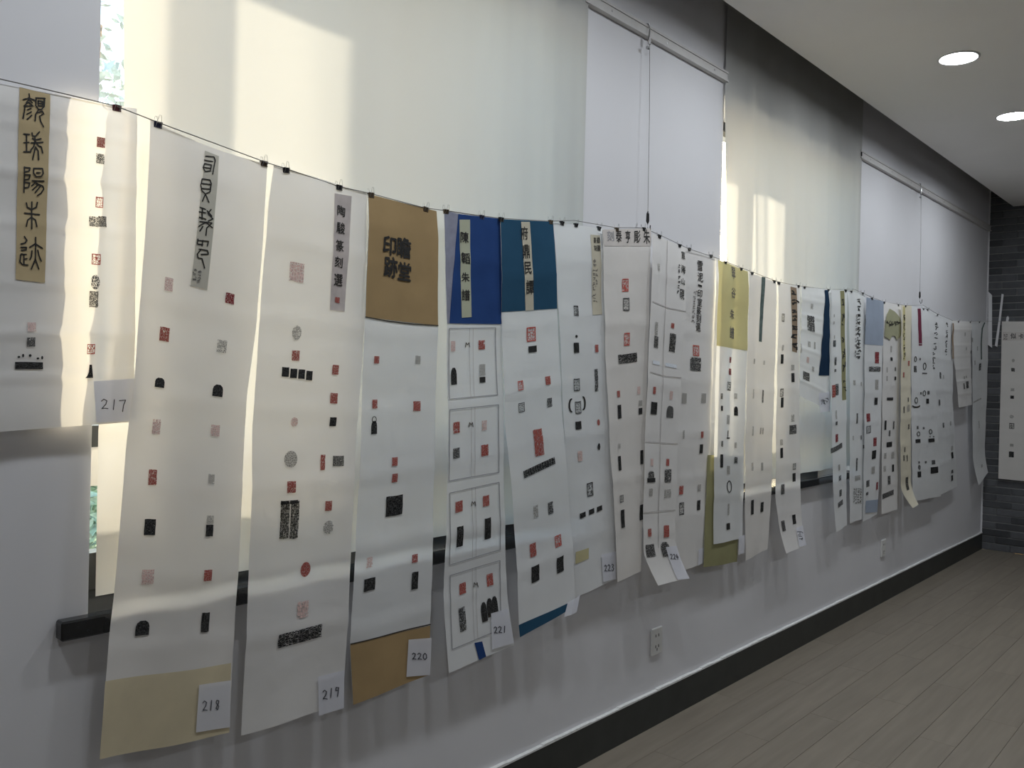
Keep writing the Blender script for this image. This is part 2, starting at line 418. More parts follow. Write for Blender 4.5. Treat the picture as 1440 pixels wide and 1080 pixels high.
def picture_wire(ptop, pbot, label):
    a = on_y(*ptop, -.03); b = on_y(*pbot, -.040)
    r = empty('picture_wire', b, label, 'hanging wire')
    z = 3.038
    MB().tube([(a.x, -.004, z - .004), (a.x, -.012, z + .006), (a.x, -.026, z + .002), (a.x, -.029, z - .035), (a.x, -.029, z - .062)], .0042).bevel_box((a.x - .008, -.033, z - .085), (a.x + .008, -.025, z - .055), .002).build('rail_hook', 'steel', r)
    MB().lathe((a.x - .012, -.03, z - .102), [(.007, -.006), (.007, .006)], 0, 14).build('adjuster', 'steel', r)
    MB().tube([(a.x, -.030, z - .08), ((a.x + b.x) / 2, -.037, (z + b.z) / 2), (b.x, -.040, b.z)], .0012, 6).build('wire', 'cord', r)
    m = MB().lathe((b.x, -.040, b.z - .012), [(.002, .03), (.006, .02), (.007, -.012), (.003, -.022)], 2, 14)
    m.tube([(b.x, -.040, b.z - .03), (b.x, -.042, b.z - .06), (b.x - .004, -.050, b.z - .075), (b.x - .010, -.058, b.z - .070), (b.x - .010, -.060, b.z - .045)], .0022)
    m.build('wire_hook', 'clip_black', r)
    return r
picture_wire((914, 45), (911, 303), 'thin steel hanging wire and hook on the pier between the cloth covered windows')
picture_wire((1295.5, 262), (1293.5, 413), 'thin steel hanging wire and hook on the white pier by the brick corner')

# sockets
for k, (px, py) in enumerate(((921.5, 901), (1241, 770.5))):
    c = on_y(px, py, 0)
    s = empty('wall_socket', (c.x, 0, c.z - .043), ('white wall socket on the low wall below the curled album scroll', 'white wall socket on the low wall near the brick corner')[k], 'socket')
    MB().bevel_box((c.x - .043, -.010, c.z - .060), (c.x + .043, 0, c.z + .060), .003).build('cover_plate', 'plastic', s)
    for dx, dz in ((-.012, .026), (.012, .026), (-.012, -.022), (.012, -.022), (0, -.036)):
        MB().box((c.x + dx - .0025, -.0106, c.z + dz - .006), (c.x + dx + .0025, -.0098, c.z + dz + .006)).build('slot', 'plastic_slot', s)

# downlights
def downlight(x, y, label, out):
    sfx = '_offscreen' if out else ''
    d = empty('recessed_downlight' + sfx, (x, y, CEIL), label, 'ceiling light', 'round downlights in the ceiling')
    MB().lathe((x, y, CEIL), [(.098, 0), (.098, -.004), (.090, -.007), (.084, -.003), (.084, 0)], 2, 40, False, False).build('trim_ring', 'white_metal', d, True)
    MB().lathe((x, y, CEIL), [(.084, -.0015), (.0, -.0025)], 2, 40, False, False).build('lens' + sfx, 'lamp_lens', d)
for k in range(-4, 3):
    downlight(4.693 + 1.218 * k, -.803, 'round white recessed downlight in the row along the cloth covered windows', k not in (0, 1))
for k in range(-2, 3, 2):
    downlight(4.693 + 1.218 * k, -3.6, 'round white recessed downlight in the row over the middle of the room', True)

# outside
tag(MB().box((-40, WT, -.6), (60, 80, -.35)).box((-40, -80, -.6), (60, YR - .3, -.35)).build('ground', 'grass'), kind='structure')
def leaves(c, rad, n, size):
    v = []; f = []
    for i in range(n):
        d = Vector((random.gauss(0, 1), random.gauss(0, 1), random.gauss(0, 1))).normalized() * (random.random() ** .4)
        p = Vector(c) + Vector((d.x * rad[0], d.y * rad[1], d.z * rad[2]))
        a = Vector((random.gauss(0, 1), random.gauss(0, 1), random.gauss(0, .6))).normalized(); b = a.cross(Vector((random.gauss(0, 1), random.gauss(0, 1), random.gauss(0, 1)))).normalized()
        s = size * random.uniform(.6, 1.3); k = len(v)
        v += [p - a * s, p + b * s * .4, p + a * s, p - b * s * .4]; f.append((k, k + 1, k + 2, k + 3))
    return v, f
def shrub(x, y, h, label, mat='leaf'):
    t = empty('garden_shrub', (x, y, -.35), label, 'shrub')
    tag(obj('foliage', *leaves((x, y, -.35 + h * .52), (.85, .7, h * .5), 1500, .09), mat, t), kind='stuff')
    m = MB()
    for k in range(5):
        a = k * 1.3; m.tube([(x, y, -.36), (x + .2 * math.cos(a), y + .2 * math.sin(a), -.35 + h * .4), (x + .45 * math.cos(a), y + .45 * math.sin(a), -.35 + h * .7)], .015, 6)
    m.build('stem', 'bark', t)
shrub(3.0, 5.6, 1.2, 'round green garden shrub seen through the slit beside the window pier')
t = empty('garden_tree', (4.6, 9.6, -.35), 'pale leafed garden tree behind the glass beside the window pier', 'tree')
MB().tube([(4.6, 9.6, -.4), (4.65, 9.6, 2), (4.55, 9.65, 4.5), (4.6, 9.6, 6)], .09, 10).build('trunk', 'bark', t)
tag(obj('crown', *leaves((4.6, 9.6, 5.2), (1.7, 1.5, 1.9), 650, .11), 'leaf_pale', t), kind='stuff')
gw = MB().box((-14, 13, -.4), (20, 13.25, 1.25)).box((-14, 12.95, 1.25), (20, 13.3, 1.33)).build('garden_wall', 'concrete')
tag(gw, 'pale concrete garden wall standing beyond the window glass', 'wall')

# ---------------------------------------------------------------- hanging sheets
def lerp(a, b, t): return a + (b - a) * t
def poly_at(pts, t):
    y = lerp(pts[0][1], pts[-1][1], t)
    for (xa, ya), (xb, yb) in zip(pts, pts[1:]):
        if (ya <= y <= yb) and yb > ya: return lerp(xa, xb, (y - ya) / (yb - ya)), y
    return pts[-1] if t > .5 else pts[0]
class Sheet:
    """a sheet hanging g in front of the wall (axis 1) or of the brick wall (axis 0); edges given where the photo shows them"""
    def __init__(s, L, R, g, axis=1, plane=0.0, rip=.004, nrip=1.3, curl=0.0, curl_from=.8, sag=0.0, seed=0, sway=.004):
        s.Lp, s.Rp, s.axis, s.g = L, R, axis, plane - (g - .026 if axis == 1 else g)
        N = 48; s.N = N
        f = (lambda p: on_y(p[0], p[1], s.g)) if axis == 1 else (lambda p: on_x(p[0], p[1], s.g))
        s.f = f
        s.Lw = [f(poly_at(L, i / N)) for i in range(N + 1)]; s.Rw = [f(poly_at(R, i / N)) for i in range(N + 1)]
        s.rip, s.nrip, s.curl, s.cf, s.sag, s.seed, s.sway = rip, nrip, curl, curl_from, sag, seed, sway
        rg = random.Random(seed + 50); s.cr = [(.12 + .145 * i_ + rg.uniform(-.02, .02), rg.uniform(.0008, .0024)) for i_ in range(6)]
        s.H = abs(s.Lw[0].z - s.Lw[-1].z + s.Rw[0].z - s.Rw[-1].z) / 2
    def edge(s, E_, v):
        t = v * s.N; i = int(math.floor(t)); i = max(0, min(s.N - 1, i)); return E_[i] + (E_[i + 1] - E_[i]) * (t - i)
    def flat(s, u, v):
        a = s.edge(s.Lw, v); return a + (s.edge(s.Rw, v) - a) * u
    def relief(s, u, v):
        q = s.seed * 1.7
        k = min(1, v / .06) if v > 0 else 0
        d = s.rip * (.5 + .5 * math.sin(2 * PI * (s.nrip * u + .13 * math.sin(3.1 * v + q)) + q)) * (.35 + .65 * k)
        d += s.sway * k * (.5 + .5 * math.sin(5.3 * v + q * 2.1)) + .0012 * math.sin(26 * v + q) * k
        for m_ in s.cr:
            w_ = abs(v - m_[0]) / .030
            if w_ < 1: d += m_[1] * (.5 + .5 * math.cos(PI * w_)) * k
        if s.curl and v > s.cf: d += s.curl * ((v - s.cf) / (1 - s.cf)) ** 2
        return d
    def P(s, u, v, eps=0.0):
        p = s.flat(u, v).copy(); d = s.relief(u, v) + eps
        if s.axis == 1: p.y -= d
        else: p.x -= d
        if s.sag: p.z -= s.sag * math.sin(PI * min(1, max(0, u))) * max(0, 1 - v / .12)
        return p
    def uv(s, px, py):
        t = s.f((px, py)); h = 1 - s.axis if s.axis == 1 else 1
        u = v = .5
        for _ in range(14):
            a = s.edge(s.Lw, v); b = s.edge(s.Rw, v)
            u = (t[h] - a[h]) / (b[h] - a[h]); z = a.z + (b.z - a.z) * u
            v += (z - t.z) / s.H * .9
        return u, v
    def px(s, px, py, eps=0.0):
        u, v = s.uv(px, py); return s.P(u, v, eps)
    def wpx(s, v):
        a = poly_at(s.Lp, min(1, max(0, v))); b = poly_at(s.Rp, min(1, max(0, v))); return max(1, abs(b[0] - a[0]))
    def hpx(s): return ((s.Lp[-1][1] - s.Lp[0][1]) + (s.Rp[-1][1] - s.Rp[0][1])) / 2
    def build(s, name, mat, parent, nu=24, nv=110):
        v = [s.P(i / nu, j / nv) for j in range(nv + 1) for i in range(nu + 1)]
        f = [(j * (nu + 1) + i, (j + 1) * (nu + 1) + i, (j + 1) * (nu + 1) + i + 1, j * (nu + 1) + i + 1) for j in range(nv) for i in range(nu)]
        return obj(name, v, f, mat, parent, smooth=True)

E0 = .0012
def panel(s, name, quad, mat, parent, lvl=1.4, nu=8, nv=16):
    hh_ = max(abs(quad[3][1] - quad[0][1]), abs(quad[2][1] - quad[1][1])); nv = max(nv, int(hh_ / 7))
    """a pasted piece of paper, corners TL TR BR BL as seen"""
    (a, b, c, d) = quad; v = []; uvs = []
    for j in range(nv + 1):
        for i in range(nu + 1):
            u_, v_ = i / nu, j / nv
            x = lerp(lerp(a[0], b[0], u_), lerp(d[0], c[0], u_), v_); y = lerp(lerp(a[1], b[1], u_), lerp(d[1], c[1], u_), v_)
            v.append(s.px(x, y, E0 * lvl)); uvs.append((u_, 1 - v_))
    f = [(j * (nu + 1) + i, (j + 1) * (nu + 1) + i, (j + 1) * (nu + 1) + i + 1, j * (nu + 1) + i + 1) for j in range(nv) for i in range(nu)]
    return obj(name, v, f, mat, parent, uvs, True)
def strokes(s, name, lines, wd, mat, parent, lvl=2, taper=False):
    """brush strokes: polylines in picture points laid on the sheet"""
    v = []; f = []
    for ln0 in lines:
        ln = [ln0[0]]
        for (xa, ya), (xb, yb) in zip(ln0, ln0[1:]):
            m = max(1, int(math.hypot(xb - xa, yb - ya) / 7)); ln += [(lerp(xa, xb, (i + 1) / m), lerp(ya, yb, (i + 1) / m)) for i in range(m)]
        n = len(ln)
        for i in range(n - 1):
            (xa, ya), (xb, yb) = ln[i], ln[i + 1]; L = math.hypot(xb - xa, yb - ya) or 1; nx, ny = -(yb - ya) / L, (xb - xa) / L
            wa = wb = wd / 2
            if taper: wa = wd / 2 * (1.15 - .5 * i / n); wb = wd / 2 * (1.15 - .5 * (i + 1) / n)
            k = len(v)
            for x, y in ((xa + nx * wa, ya + ny * wa), (xb + nx * wb, yb + ny * wb), (xb - nx * wb, yb - ny * wb), (xa - nx * wa, ya - ny * wa)): v.append((x, y))
            f.append((k, k + 1, k + 2, k + 3))
        for x, y in ln:
            k = len(v)
            for q in range(8): v.append((x + wd / 2 * .9 * math.cos(q * PI / 4), y + wd / 2 * .9 * math.sin(q * PI / 4)))
            f.append(tuple(range(k, k + 8)))
    return obj(name, [s.px(x, y, E0 * lvl) for x, y in v], f, mat, parent)

UNIT = {}
def shape(kind):
    if kind in UNIT: return UNIT[kind]
    if kind == 'rect': p = [(-.5, -.5), (0, -.48), (.5, -.5), (.48, 0), (.5, .5), (0, .49), (-.5, .5), (-.49, 0)]
    elif kind == 'dome': p = [(-.5, .5), (-.5, -.1), (-.42, -.34), (-.2, -.5), (.2, -.5), (.42, -.34), (.5, -.1), (.5, .5)]
    elif kind == 'oval': p = [(.5 * math.cos(k * PI / 10), .5 * math.sin(k * PI / 10)) for k in range(20)]
    elif kind == 'boot': p = [(.0, -.5), (.3, -.48), (.42, .5), (-.5, .5), (-.3, .35), (-.1, .1)]
    UNIT[kind] = p; return p
KIND = {'r': ('rect', 'seal_red', 'red_seal_print'), 'x': ('rect', 'seal_dark_red', 'red_seal_print'), 'p': ('rect', 'seal_pale', 'pale_seal_print'), 'o': ('rect', 'seal_outline', 'red_seal_print'),
        'k': ('rect', 'rubbing', 'stone_rubbing'), 'g': ('rect', 'rubbing_grey', 'stone_rubbing'), 'q': ('rect', 'rubbing_pale', 'pale_rubbing'), 'b': ('rect', 'rubbing_outline', 'stone_rubbing'),
        'd': ('dome', 'rubbing', 'stone_rubbing'), 'D': ('dome', 'rubbing_grey', 'stone_rubbing'), 'c': ('oval', 'seal_red', 'red_seal_print'), 'C': ('oval', 'seal_pale', 'pale_seal_print'),
        'f': ('oval', 'figure', 'figure_rubbing'), 'F': ('oval', 'rubbing_pale', 'figure_rubbing'), 'K': ('oval', 'rubbing', 'stone_rubbing'), 's': ('rect', 'speckled', 'stone_rubbing'), 'B': ('boot', 'rubbing', 'stone_rubbing'), 'l': ('rect', 'pale_blue', 'pale_print')}
def marks(s, root, items, lvl=1.6):
    for it in items:
        k, cx, cy, w_, h_ = it[:5]; tilt = math.radians(it[5]) if len(it) > 5 else 0
        if k in 'em':                                   # ring / arc drawn as strokes
            n = 16; a0, a1 = (0, 2 * PI) if k == 'e' else (.1 * PI, .9 * PI)
            pts = [(cx + w_ / 2 * math.cos(lerp(a0, a1, i / n)), cy + h_ / 2 * math.sin(lerp(a0, a1, i / n))) for i in range(n + 1)]
            strokes(s, 'ring_rubbing', [pts], max(1.0, min(w_, h_) * .16) if k == 'e' else 2.0, 'ink', root, lvl); continue
        if k == 'v':                                    # vertical curved bracket; w_ sign gives the side
            pts = [(cx + w_ * math.cos(a), cy + h_ / 2 * math.sin(a)) for a in [(-.5 + i / 8) * PI for i in range(9)]]
            strokes(s, 'bracket_rubbing', [pts], 2.2, 'ink', root, lvl); continue
        sh, mt, nm = KIND[k]
        u, v = s.uv(cx, cy); W = s.wpx(v); Hh = s.hpx(); vs = []; uvs = []
        # tilt in picture space, edges otherwise along the sheet
        if sh == 'rect':
            nu, nv = max(1, int(w_ / 3)), max(1, int(h_ / 6))
            for j in range(nv + 1):
                for i in range(nu + 1):
                    a, b = i / nu - .5, j / nv - .5
                    jx = .012 * math.sin(7.1 * b + cx); jy = .012 * math.sin(6.3 * a + cy)
                    x, y = (a + jx) * w_, (b + jy) * h_ + a * w_ * math.tan(tilt)
                    vs.append(s.P(u + x / W, v + y / Hh, E0 * lvl)); uvs.append((a + .5, .5 - b))
            obj(nm, vs, [(j * (nu + 1) + i, (j + 1) * (nu + 1) + i, (j + 1) * (nu + 1) + i + 1, j * (nu + 1) + i + 1) for j in range(nv) for i in range(nu)], mt, root, uvs); continue
        for a, b in shape(sh):
            x = a * w_; y = b * h_
            if tilt: y += x * math.tan(tilt)
            vs.append(s.P(u + x / W, v + y / Hh, E0 * lvl)); uvs.append((a + .5, .5 - b))
        obj(nm, vs, [tuple(range(len(vs)))], mt, root, uvs)

FONT = {}
def glyph(ch):
    key = ch
    if key not in FONT:
        c = bpy.data.curves.new('glyph', 'FONT'); c.body = ch; c.resolution_u = 3
        o = bpy.data.objects.new('glyph', c); COL.objects.link(o); bpy.context.view_layer.update()
        me = o.evaluated_get(bpy.context.evaluated_depsgraph_get()).to_mesh()
        vs = [(p.co.x, p.co.y) for p in me.vertices]; fs = [tuple(p.vertices) for p in me.polygons]
        bpy.data.objects.remove(o); bpy.data.curves.remove(c)
        x0, x1 = min(p[0] for p in vs), max(p[0] for p in vs); y0, y1 = min(p[1] for p in vs), max(p[1] for p in vs)
        FONT[key] = ([((x - x0) / (x1 - x0) - .5, .5 - (y - y0) / (y1 - y0)) for x, y in vs], fs)
    return FONT[key]
def chars(s, parent, items, mat='ink', lvl=2.4, slant=0.0, bold=.014):
    for ch, cx, cy, w_, h_ in items:
        u, v = s.uv(cx, cy); W = s.wpx(v); Hh = s.hpx(); vs, fs = glyph(ch); q = random.uniform(-.06, .06); V = []; F = []
        for k, (ox, oy) in enumerate(((-1, 0), (1, 0), (0, -1), (0, 1))):      # a loaded brush: the stroke widened on all sides
            n = len(V); V += [s.P(u + ((a + ox * bold) * w_ + slant * b * h_) / W, v + ((b + oy * bold) * h_ + q * a * w_) / Hh, E0 * lvl + .00008 * k) for a, b in vs]
            F += [tuple(i + n for i in f) for f in fs]
        obj('character', V, F, mat, parent)
def scribble(s, parent, x0, y0, x1, y1, n, w_, mat='ink', wd=1.2, lvl=2.4, seed=1):
    """a column of loose brush dabs, too small to read"""
    rg = random.Random(seed)
    for i in range(n):
        cx, cy = lerp(x0, x1, (i + .5) / n), lerp(y0, y1, (i + .5) / n); h = abs(y1 - y0) / n * .72 if abs(y1 - y0) > abs(x1 - x0) else w_ * 2.2
        ln = []
        for k in range(4):
            a = (cx + rg.uniform(-.5, .5) * w_, cy + rg.uniform(-.5, .5) * h)
            ln.append([a, (a[0] + rg.uniform(-.5, .5) * w_, a[1] + rg.uniform(.1, .5) * h)] if k % 2 else [(cx - w_ * .45, a[1]), (cx + w_ * rg.uniform(.1, .5), a[1] + rg.uniform(-.1, .15) * h)])
        strokes(s, 'brush_mark', ln, wd, mat, parent, lvl)
DIG = {'0': [[(.5, 0), (.1, .3), (.1, .75), (.5, 1), (.9, .7), (.85, .25), (.5, 0)]], '1': [[(.6, 0), (.45, 1)]], '2': [[(.05, .2), (.4, 0), (.85, .15), (.7, .5), (.1, .95), (.5, .9), (1, .95)]],
       '3': [[(.1, .1), (.6, 0), (.8, .2), (.4, .45), (.85, .65), (.6, 1), (.05, .9)]], '4': [[(.4, 0), (.05, .6), (.95, .55)], [(.65, .3), (.55, 1)]], '5': [[(.9, 0), (.3, .05), (.2, .45), (.7, .45), (.8, .8), (.1, 1)]],
       '7': [[(.0, .05), (.9, .0), (.6, .5), (.45, 1.15)]], '8': [[(.8, .1), (.35, .05), (.25, .3), (.8, .65), (.6, 1), (.2, .85), (.75, .35), (.8, .1)]], '9': [[(.8, .15), (.3, .1), (.2, .45), (.75, .4), (.85, .1), (.6, 1.05)]]}
def number_tag(s, root, quad, text, cx, cy, w_, h_, slope=0.0, wd=1.3):
    t = panel(s, 'number_tag', quad, 'tag_paper', root, 3.2, 4, 6)
    n = len(text)
    for i, ch in enumerate(text):
        x0 = cx - w_ / 2 + w_ * i / n
        if ch in DIG:
            strokes(s, 'numeral', [[(x0 + a * w_ / n * .75, cy - h_ / 2 + b * h_ + slope * (x0 - cx)) for a, b in ln] for ln in DIG[ch]], wd, 'pen', t, 4.2)
    return t

SCROLLS = {}
def scroll(key, short, label, L, R, g, paper='paper', **kw):
    s = Sheet(L, R, g, seed=len(SCROLLS) + 1, **kw)
    b = s.P(.5, 1.0)
    root = empty('hanging_scroll', b, label, 'scroll', 'scrolls clipped along the cord')
    s.build('paper', paper, root)
    SCROLLS[key] = (s, root, short); return s, root
def edge_from(*p): return list(p)

# ---- window cloths
def world_sheet(name, label, Lx, Rx, ztop, zbot, yb, amp, folds, mat, group):
    """cloth from world edges; Lx/Rx are lists of (z, x)"""
    def at(E_, z):
        for (za, xa), (zb, xb) in zip(E_, E_[1:]):
            if za >= z >= zb: return lerp(xa, xb, (za - z) / (za - zb))
        return E_[-1][1] if z < E_[-1][0] else E_[0][1]
    nu, nv = 150, 50; v = []
    for j in range(nv + 1):
        t = j / nv
        for i in range(nu + 1):
            u = i / nu
            dip = .035 * abs(math.sin(PI * u * 4)) ** .7 * max(0, 1 - t / .05)     # scallops between the nails
            z = lerp(ztop - dip, zbot, t)
            x = lerp(at(Lx, z), at(Rx, z), u)
            y = yb
            for c, wd, a in folds: y -= a * math.exp(-((u - c) / (wd * .65)) ** 2) * (.3 + .7 * min(1, t * 2.2)) * (1 - .35 * t)
            y += amp * math.sin(9 * u + 1.2 * t) * min(1, t * 4)
            v.append((x, max(-.036, min(-.003, y)), z))
    f = [(j * (nu + 1) + i, (j + 1) * (nu + 1) + i, (j + 1) * (nu + 1) + i + 1, j * (nu + 1) + i + 1) for j in range(nv) for i in range(nu)]
    o = empty(name, (lerp(at(Lx, zbot), at(Rx, zbot), .5), yb, zbot), label, 'curtain', group)
    obj('cloth', v, f, mat, o, smooth=True)
    for k in range(5):
        u = k / 4; x = lerp(at(Lx, ztop), at(Rx, ztop), min(.99, max(.01, u)))
        MB().lathe((x, -.001, ztop - .012), [(.002, 0), (.002, -abs(yb) - .004), (.006, -abs(yb) - .004), (.006, -abs(yb) - .006)], 1, 10).build('nail', 'steel', o)
    return o
cy_ = -.016
pts = [on_y(174, 0, cy_), on_y(175, 145, cy_), on_y(160, 420, cy_), on_y(139, 600, cy_), on_y(135, 838, cy_)]
L1 = [(3.5, pts[0].x)] + [(p.z, p.x) for p in pts] + [(.9, pts[-1].x)]
world_sheet('window_cloth', 'broad off-white cloth hung over the window with the bright sun patch on it', L1, [(3.5, 2.635), (.9, 2.625)], 3.40, 1.012, cy_, .003,
            [(.66, .045, .016), (.74, .03, -.013), (.82, .04, .018), (.90, .03, -.013), (.97, .03, .016), (.30, .10, .010), (.46, .06, -.008)], 'cloth', 'cloths over the windows')
p0 = on_y(1019.5, 150, cy_); p1 = on_y(1022, 365, cy_)
world_sheet('window_cloth', 'folded off-white cloth hung over the window behind the yellow headed scroll', [(3.5, p0.x), (2.9, p0.x), (p1.z, p1.x), (.9, p1.x)], [(3.5, 5.575), (.9, 5.575)], 3.40, 1.012, cy_, .002,
            [(.16, .035, .018), (.27, .04, -.013), (.42, .06, .015), (.56, .04, -.013), (.68, .05, .018), (.82, .04, -.013), (.94, .04, .016)], 'cloth', 'cloths over the windows')

# ---- scroll 1
s, r = scroll(1, 'tan-stripped scroll tagged 217', 'white hanging scroll with a broad tan title strip and number tag 217',
              [(-150, 86), (-150, 618)], [(192, 153), (189, 350), (185, 593)], .051, curl=.0, rip=.006, nrip=1.0, sag=.004)
st = panel(s, 'title_strip', [(27, 120), (70, 131), (62, 398), (21, 393)], 'tan_strip', r)
def zz(ox, oy, k, lines): return [[(ox + x / k, oy + y / k) for x, y in ln] for ln in lines]
A = [[[(180, 108), (184, 150)], [(120, 172), (180, 152), (238, 180)], [(150, 205), (180, 165), (212, 205)], [(128, 238), (172, 196), (218, 240)], [(128, 238), (200, 240)], [(138, 238), (132, 300), (118, 372)], [(162, 280), (200, 262)], [(158, 325), (202, 300)], [(160, 378), (185, 358), (207, 335)],
      [(246, 152), (342, 157)], [(250, 152), (246, 235), (272, 272)], [(334, 157), (330, 242), (302, 275), (268, 272)], [(270, 182), (314, 186), (314, 238), (270, 236), (270, 182)], [(270, 208), (314, 212)], [(276, 272), (246, 325), (240, 395)], [(256, 312), (308, 292), (325, 320), (285, 345), (296, 400), (322, 458)]],
     [[(128, 530), (185, 536)], [(128, 618), (180, 616)], [(125, 712), (182, 712)], [(155, 535), (155, 712)], [(210, 520), (216, 550), (246, 554), (284, 510)], [(214, 575), (240, 592), (302, 580)], [(240, 555), (240, 612)], [(200, 620), (320, 616)], [(240, 612), (225, 660), (200, 690), (194, 716)], [(250, 612), (272, 650), (302, 662), (316, 725)], [(245, 660), (235, 700), (214, 790)], [(245, 665), (270, 700), (275, 795)]],
     [[(130, 865), (130, 1122)], [(130, 870), (186, 876), (180, 905), (134, 915)], [(134, 946), (186, 946), (176, 990), (134, 996)], [(134, 1020), (186, 1026), (176, 1070), (134, 1076)], [(222, 880), (220, 930), (248, 966), (300, 962), (316, 930), (312, 882), (222, 880)], [(250, 925), (286, 925)], [(208, 1006), (327, 1010)], [(252, 1010), (205, 1058)], [(252, 1030), (318, 1060), (326, 1090), (302, 1130), (264, 1156)], [(272, 1042), (214, 1098)], [(292, 1062), (240, 1126)]],
     [[(155, 1227), (165, 1272), (208, 1294), (255, 1272), (266, 1222)], [(210, 1217), (205, 1492)], [(135, 1330), (288, 1347)], [(150, 1467), (165, 1402), (206, 1372), (245, 1402), (256, 1468)]],
     [[(130, 1567), (156, 1607), (140, 1632), (95, 1645)], [(95, 1677), (150, 1678), (148, 1705), (100, 1707)], [(92, 1755), (84, 1822), (108, 1852), (165, 1858)], [(95, 1747), (150, 1750)], [(125, 1752), (125, 1845)], [(125, 1797), (156, 1792)], [(245, 1577), (240, 1802)], [(183, 1678), (240, 1642), (312, 1688)], [(206, 1712), (200, 1772), (184, 1803)], [(264, 1707), (276, 1762), (300, 1818)], [(240, 1800), (200, 1898)], [(240, 1800), (276, 1898)]]]
for ch in A: strokes(s, 'character', zz(15, 115, 7.2, ch), 2.0, 'ink', st, 2.4)
marks(s, r, [('r', 140, 201, 13, 15), ('g', 139, 224, 13, 15), ('o', 138, 285, 12, 16), ('g', 130, 312, 14, 15, 3), ('g', 142, 312, 13, 16), ('o', 133, 365, 14, 16), ('f', 132, 397, 14, 22), ('s', 130, 421, 14, 24),
             ('o', 126, 491, 12, 15), ('B', 124, 522, 13, 20), ('p', 43, 460, 12, 13), ('g', 42, 481, 12, 13), ('k', 40, 514, 40, 10, 2), ('K', 25, 502, 4, 3), ('K', 31, 500, 3, 5), ('K', 41, 500, 4, 4), ('K', 52, 504, 4, 3), ('K', 58, 503, 3, 5)])
number_tag(s, r, [(129, 536), (186, 532), (184, 591), (133, 594)], '217', 158, 569, 38, 14, .05)

# ---- scroll 2
s, r = scroll(2, 'cream-footed scroll tagged 218', 'white hanging scroll with a slim grey title strip, cream foot and tag 218',
              [(211, 168), (200, 345), (187, 520), (176, 620), (158, 845), (151, 905), (139, 1067)], [(376, 231), (358, 470), (345, 560), (340, 690), (334, 820), (327, 920), (322, 1030)], .074, 'paper_warm', rip=.010, nrip=1.2, sag=.012)
panel(s, 'foot_band', [(146, 957), (324, 932), (322, 1030), (139, 1067)], 'cream_band', r, 1, 12, 8)
st = panel(s, 'title_strip', [(287, 206), (306, 214), (288, 408), (266, 402)], 'grey_strip', r)
A = [[[(160, 95), (215, 100), (222, 125), (200, 230)], [(150, 125), (205, 135)], [(150, 152), (195, 160), (186, 205), (152, 210), (138, 182), (150, 152)], [(146, 180), (188, 186)]],
     [[(130, 265), (180, 272), (189, 300), (180, 360), (150, 376), (125, 350), (121, 310), (130, 265)], [(128, 300), (186, 306)], [(124, 335), (182, 341)], [(150, 376), (130, 430)], [(150, 376), (172, 438)]],
     [[(115, 475), (150, 490)], [(108, 508), (150, 516)], [(130, 480), (125, 560)], [(108, 545), (150, 560)], [(186, 490), (165, 520), (196, 558), (165, 572)], [(160, 500), (190, 540)], [(104, 608), (150, 580), (192, 620)], [(130, 608), (110, 642)], [(186, 590), (155, 620), (150, 672)], [(110, 575), (190, 586)]],
     [[(98, 695), (95, 730), (130, 735)], [(98, 705), (166, 712)], [(130, 705), (125, 745)], [(166, 712), (160, 745)], [(105, 765), (160, 775), (166, 800), (120, 802)], [(120, 765), (94, 800), (100, 826), (125, 830), (142, 895)]]]
for ch in A: strokes(s, 'character', zz(255, 195, 4.91, ch), 1.7, 'ink', st, 2.4)
scribble(s, st, 272, 376, 270, 394, 3, 4, 'faded_ink', .9, seed=2); scribble(s, st, 278, 380, 276, 398, 3, 4, 'faded_ink', .9, seed=3)
marks(s, r, [('p', 236, 400, 11, 18), ('x', 319, 420, 13, 15), ('r', 230, 470, 13, 19), ('q', 308, 487, 14, 18), ('d', 223, 538, 13, 13), ('d', 302, 549, 15, 17), ('p', 219, 600, 11, 20), ('p', 299, 605, 13, 16),
             ('r', 214, 671, 11, 21), ('q', 294, 673, 9, 14), ('k', 210, 741, 15, 22), ('q', 292, 730, 10, 12), ('k', 291, 745, 11, 17), ('p', 207, 811, 16, 20), ('r', 289, 808, 12, 16), ('d', 200, 883, 18, 20), ('k', 286, 874, 12, 28)])
number_tag(s, r, [(276, 961), (323, 956), (322, 1022), (272, 1028)], '218', 295, 990, 28, 14, -.05)
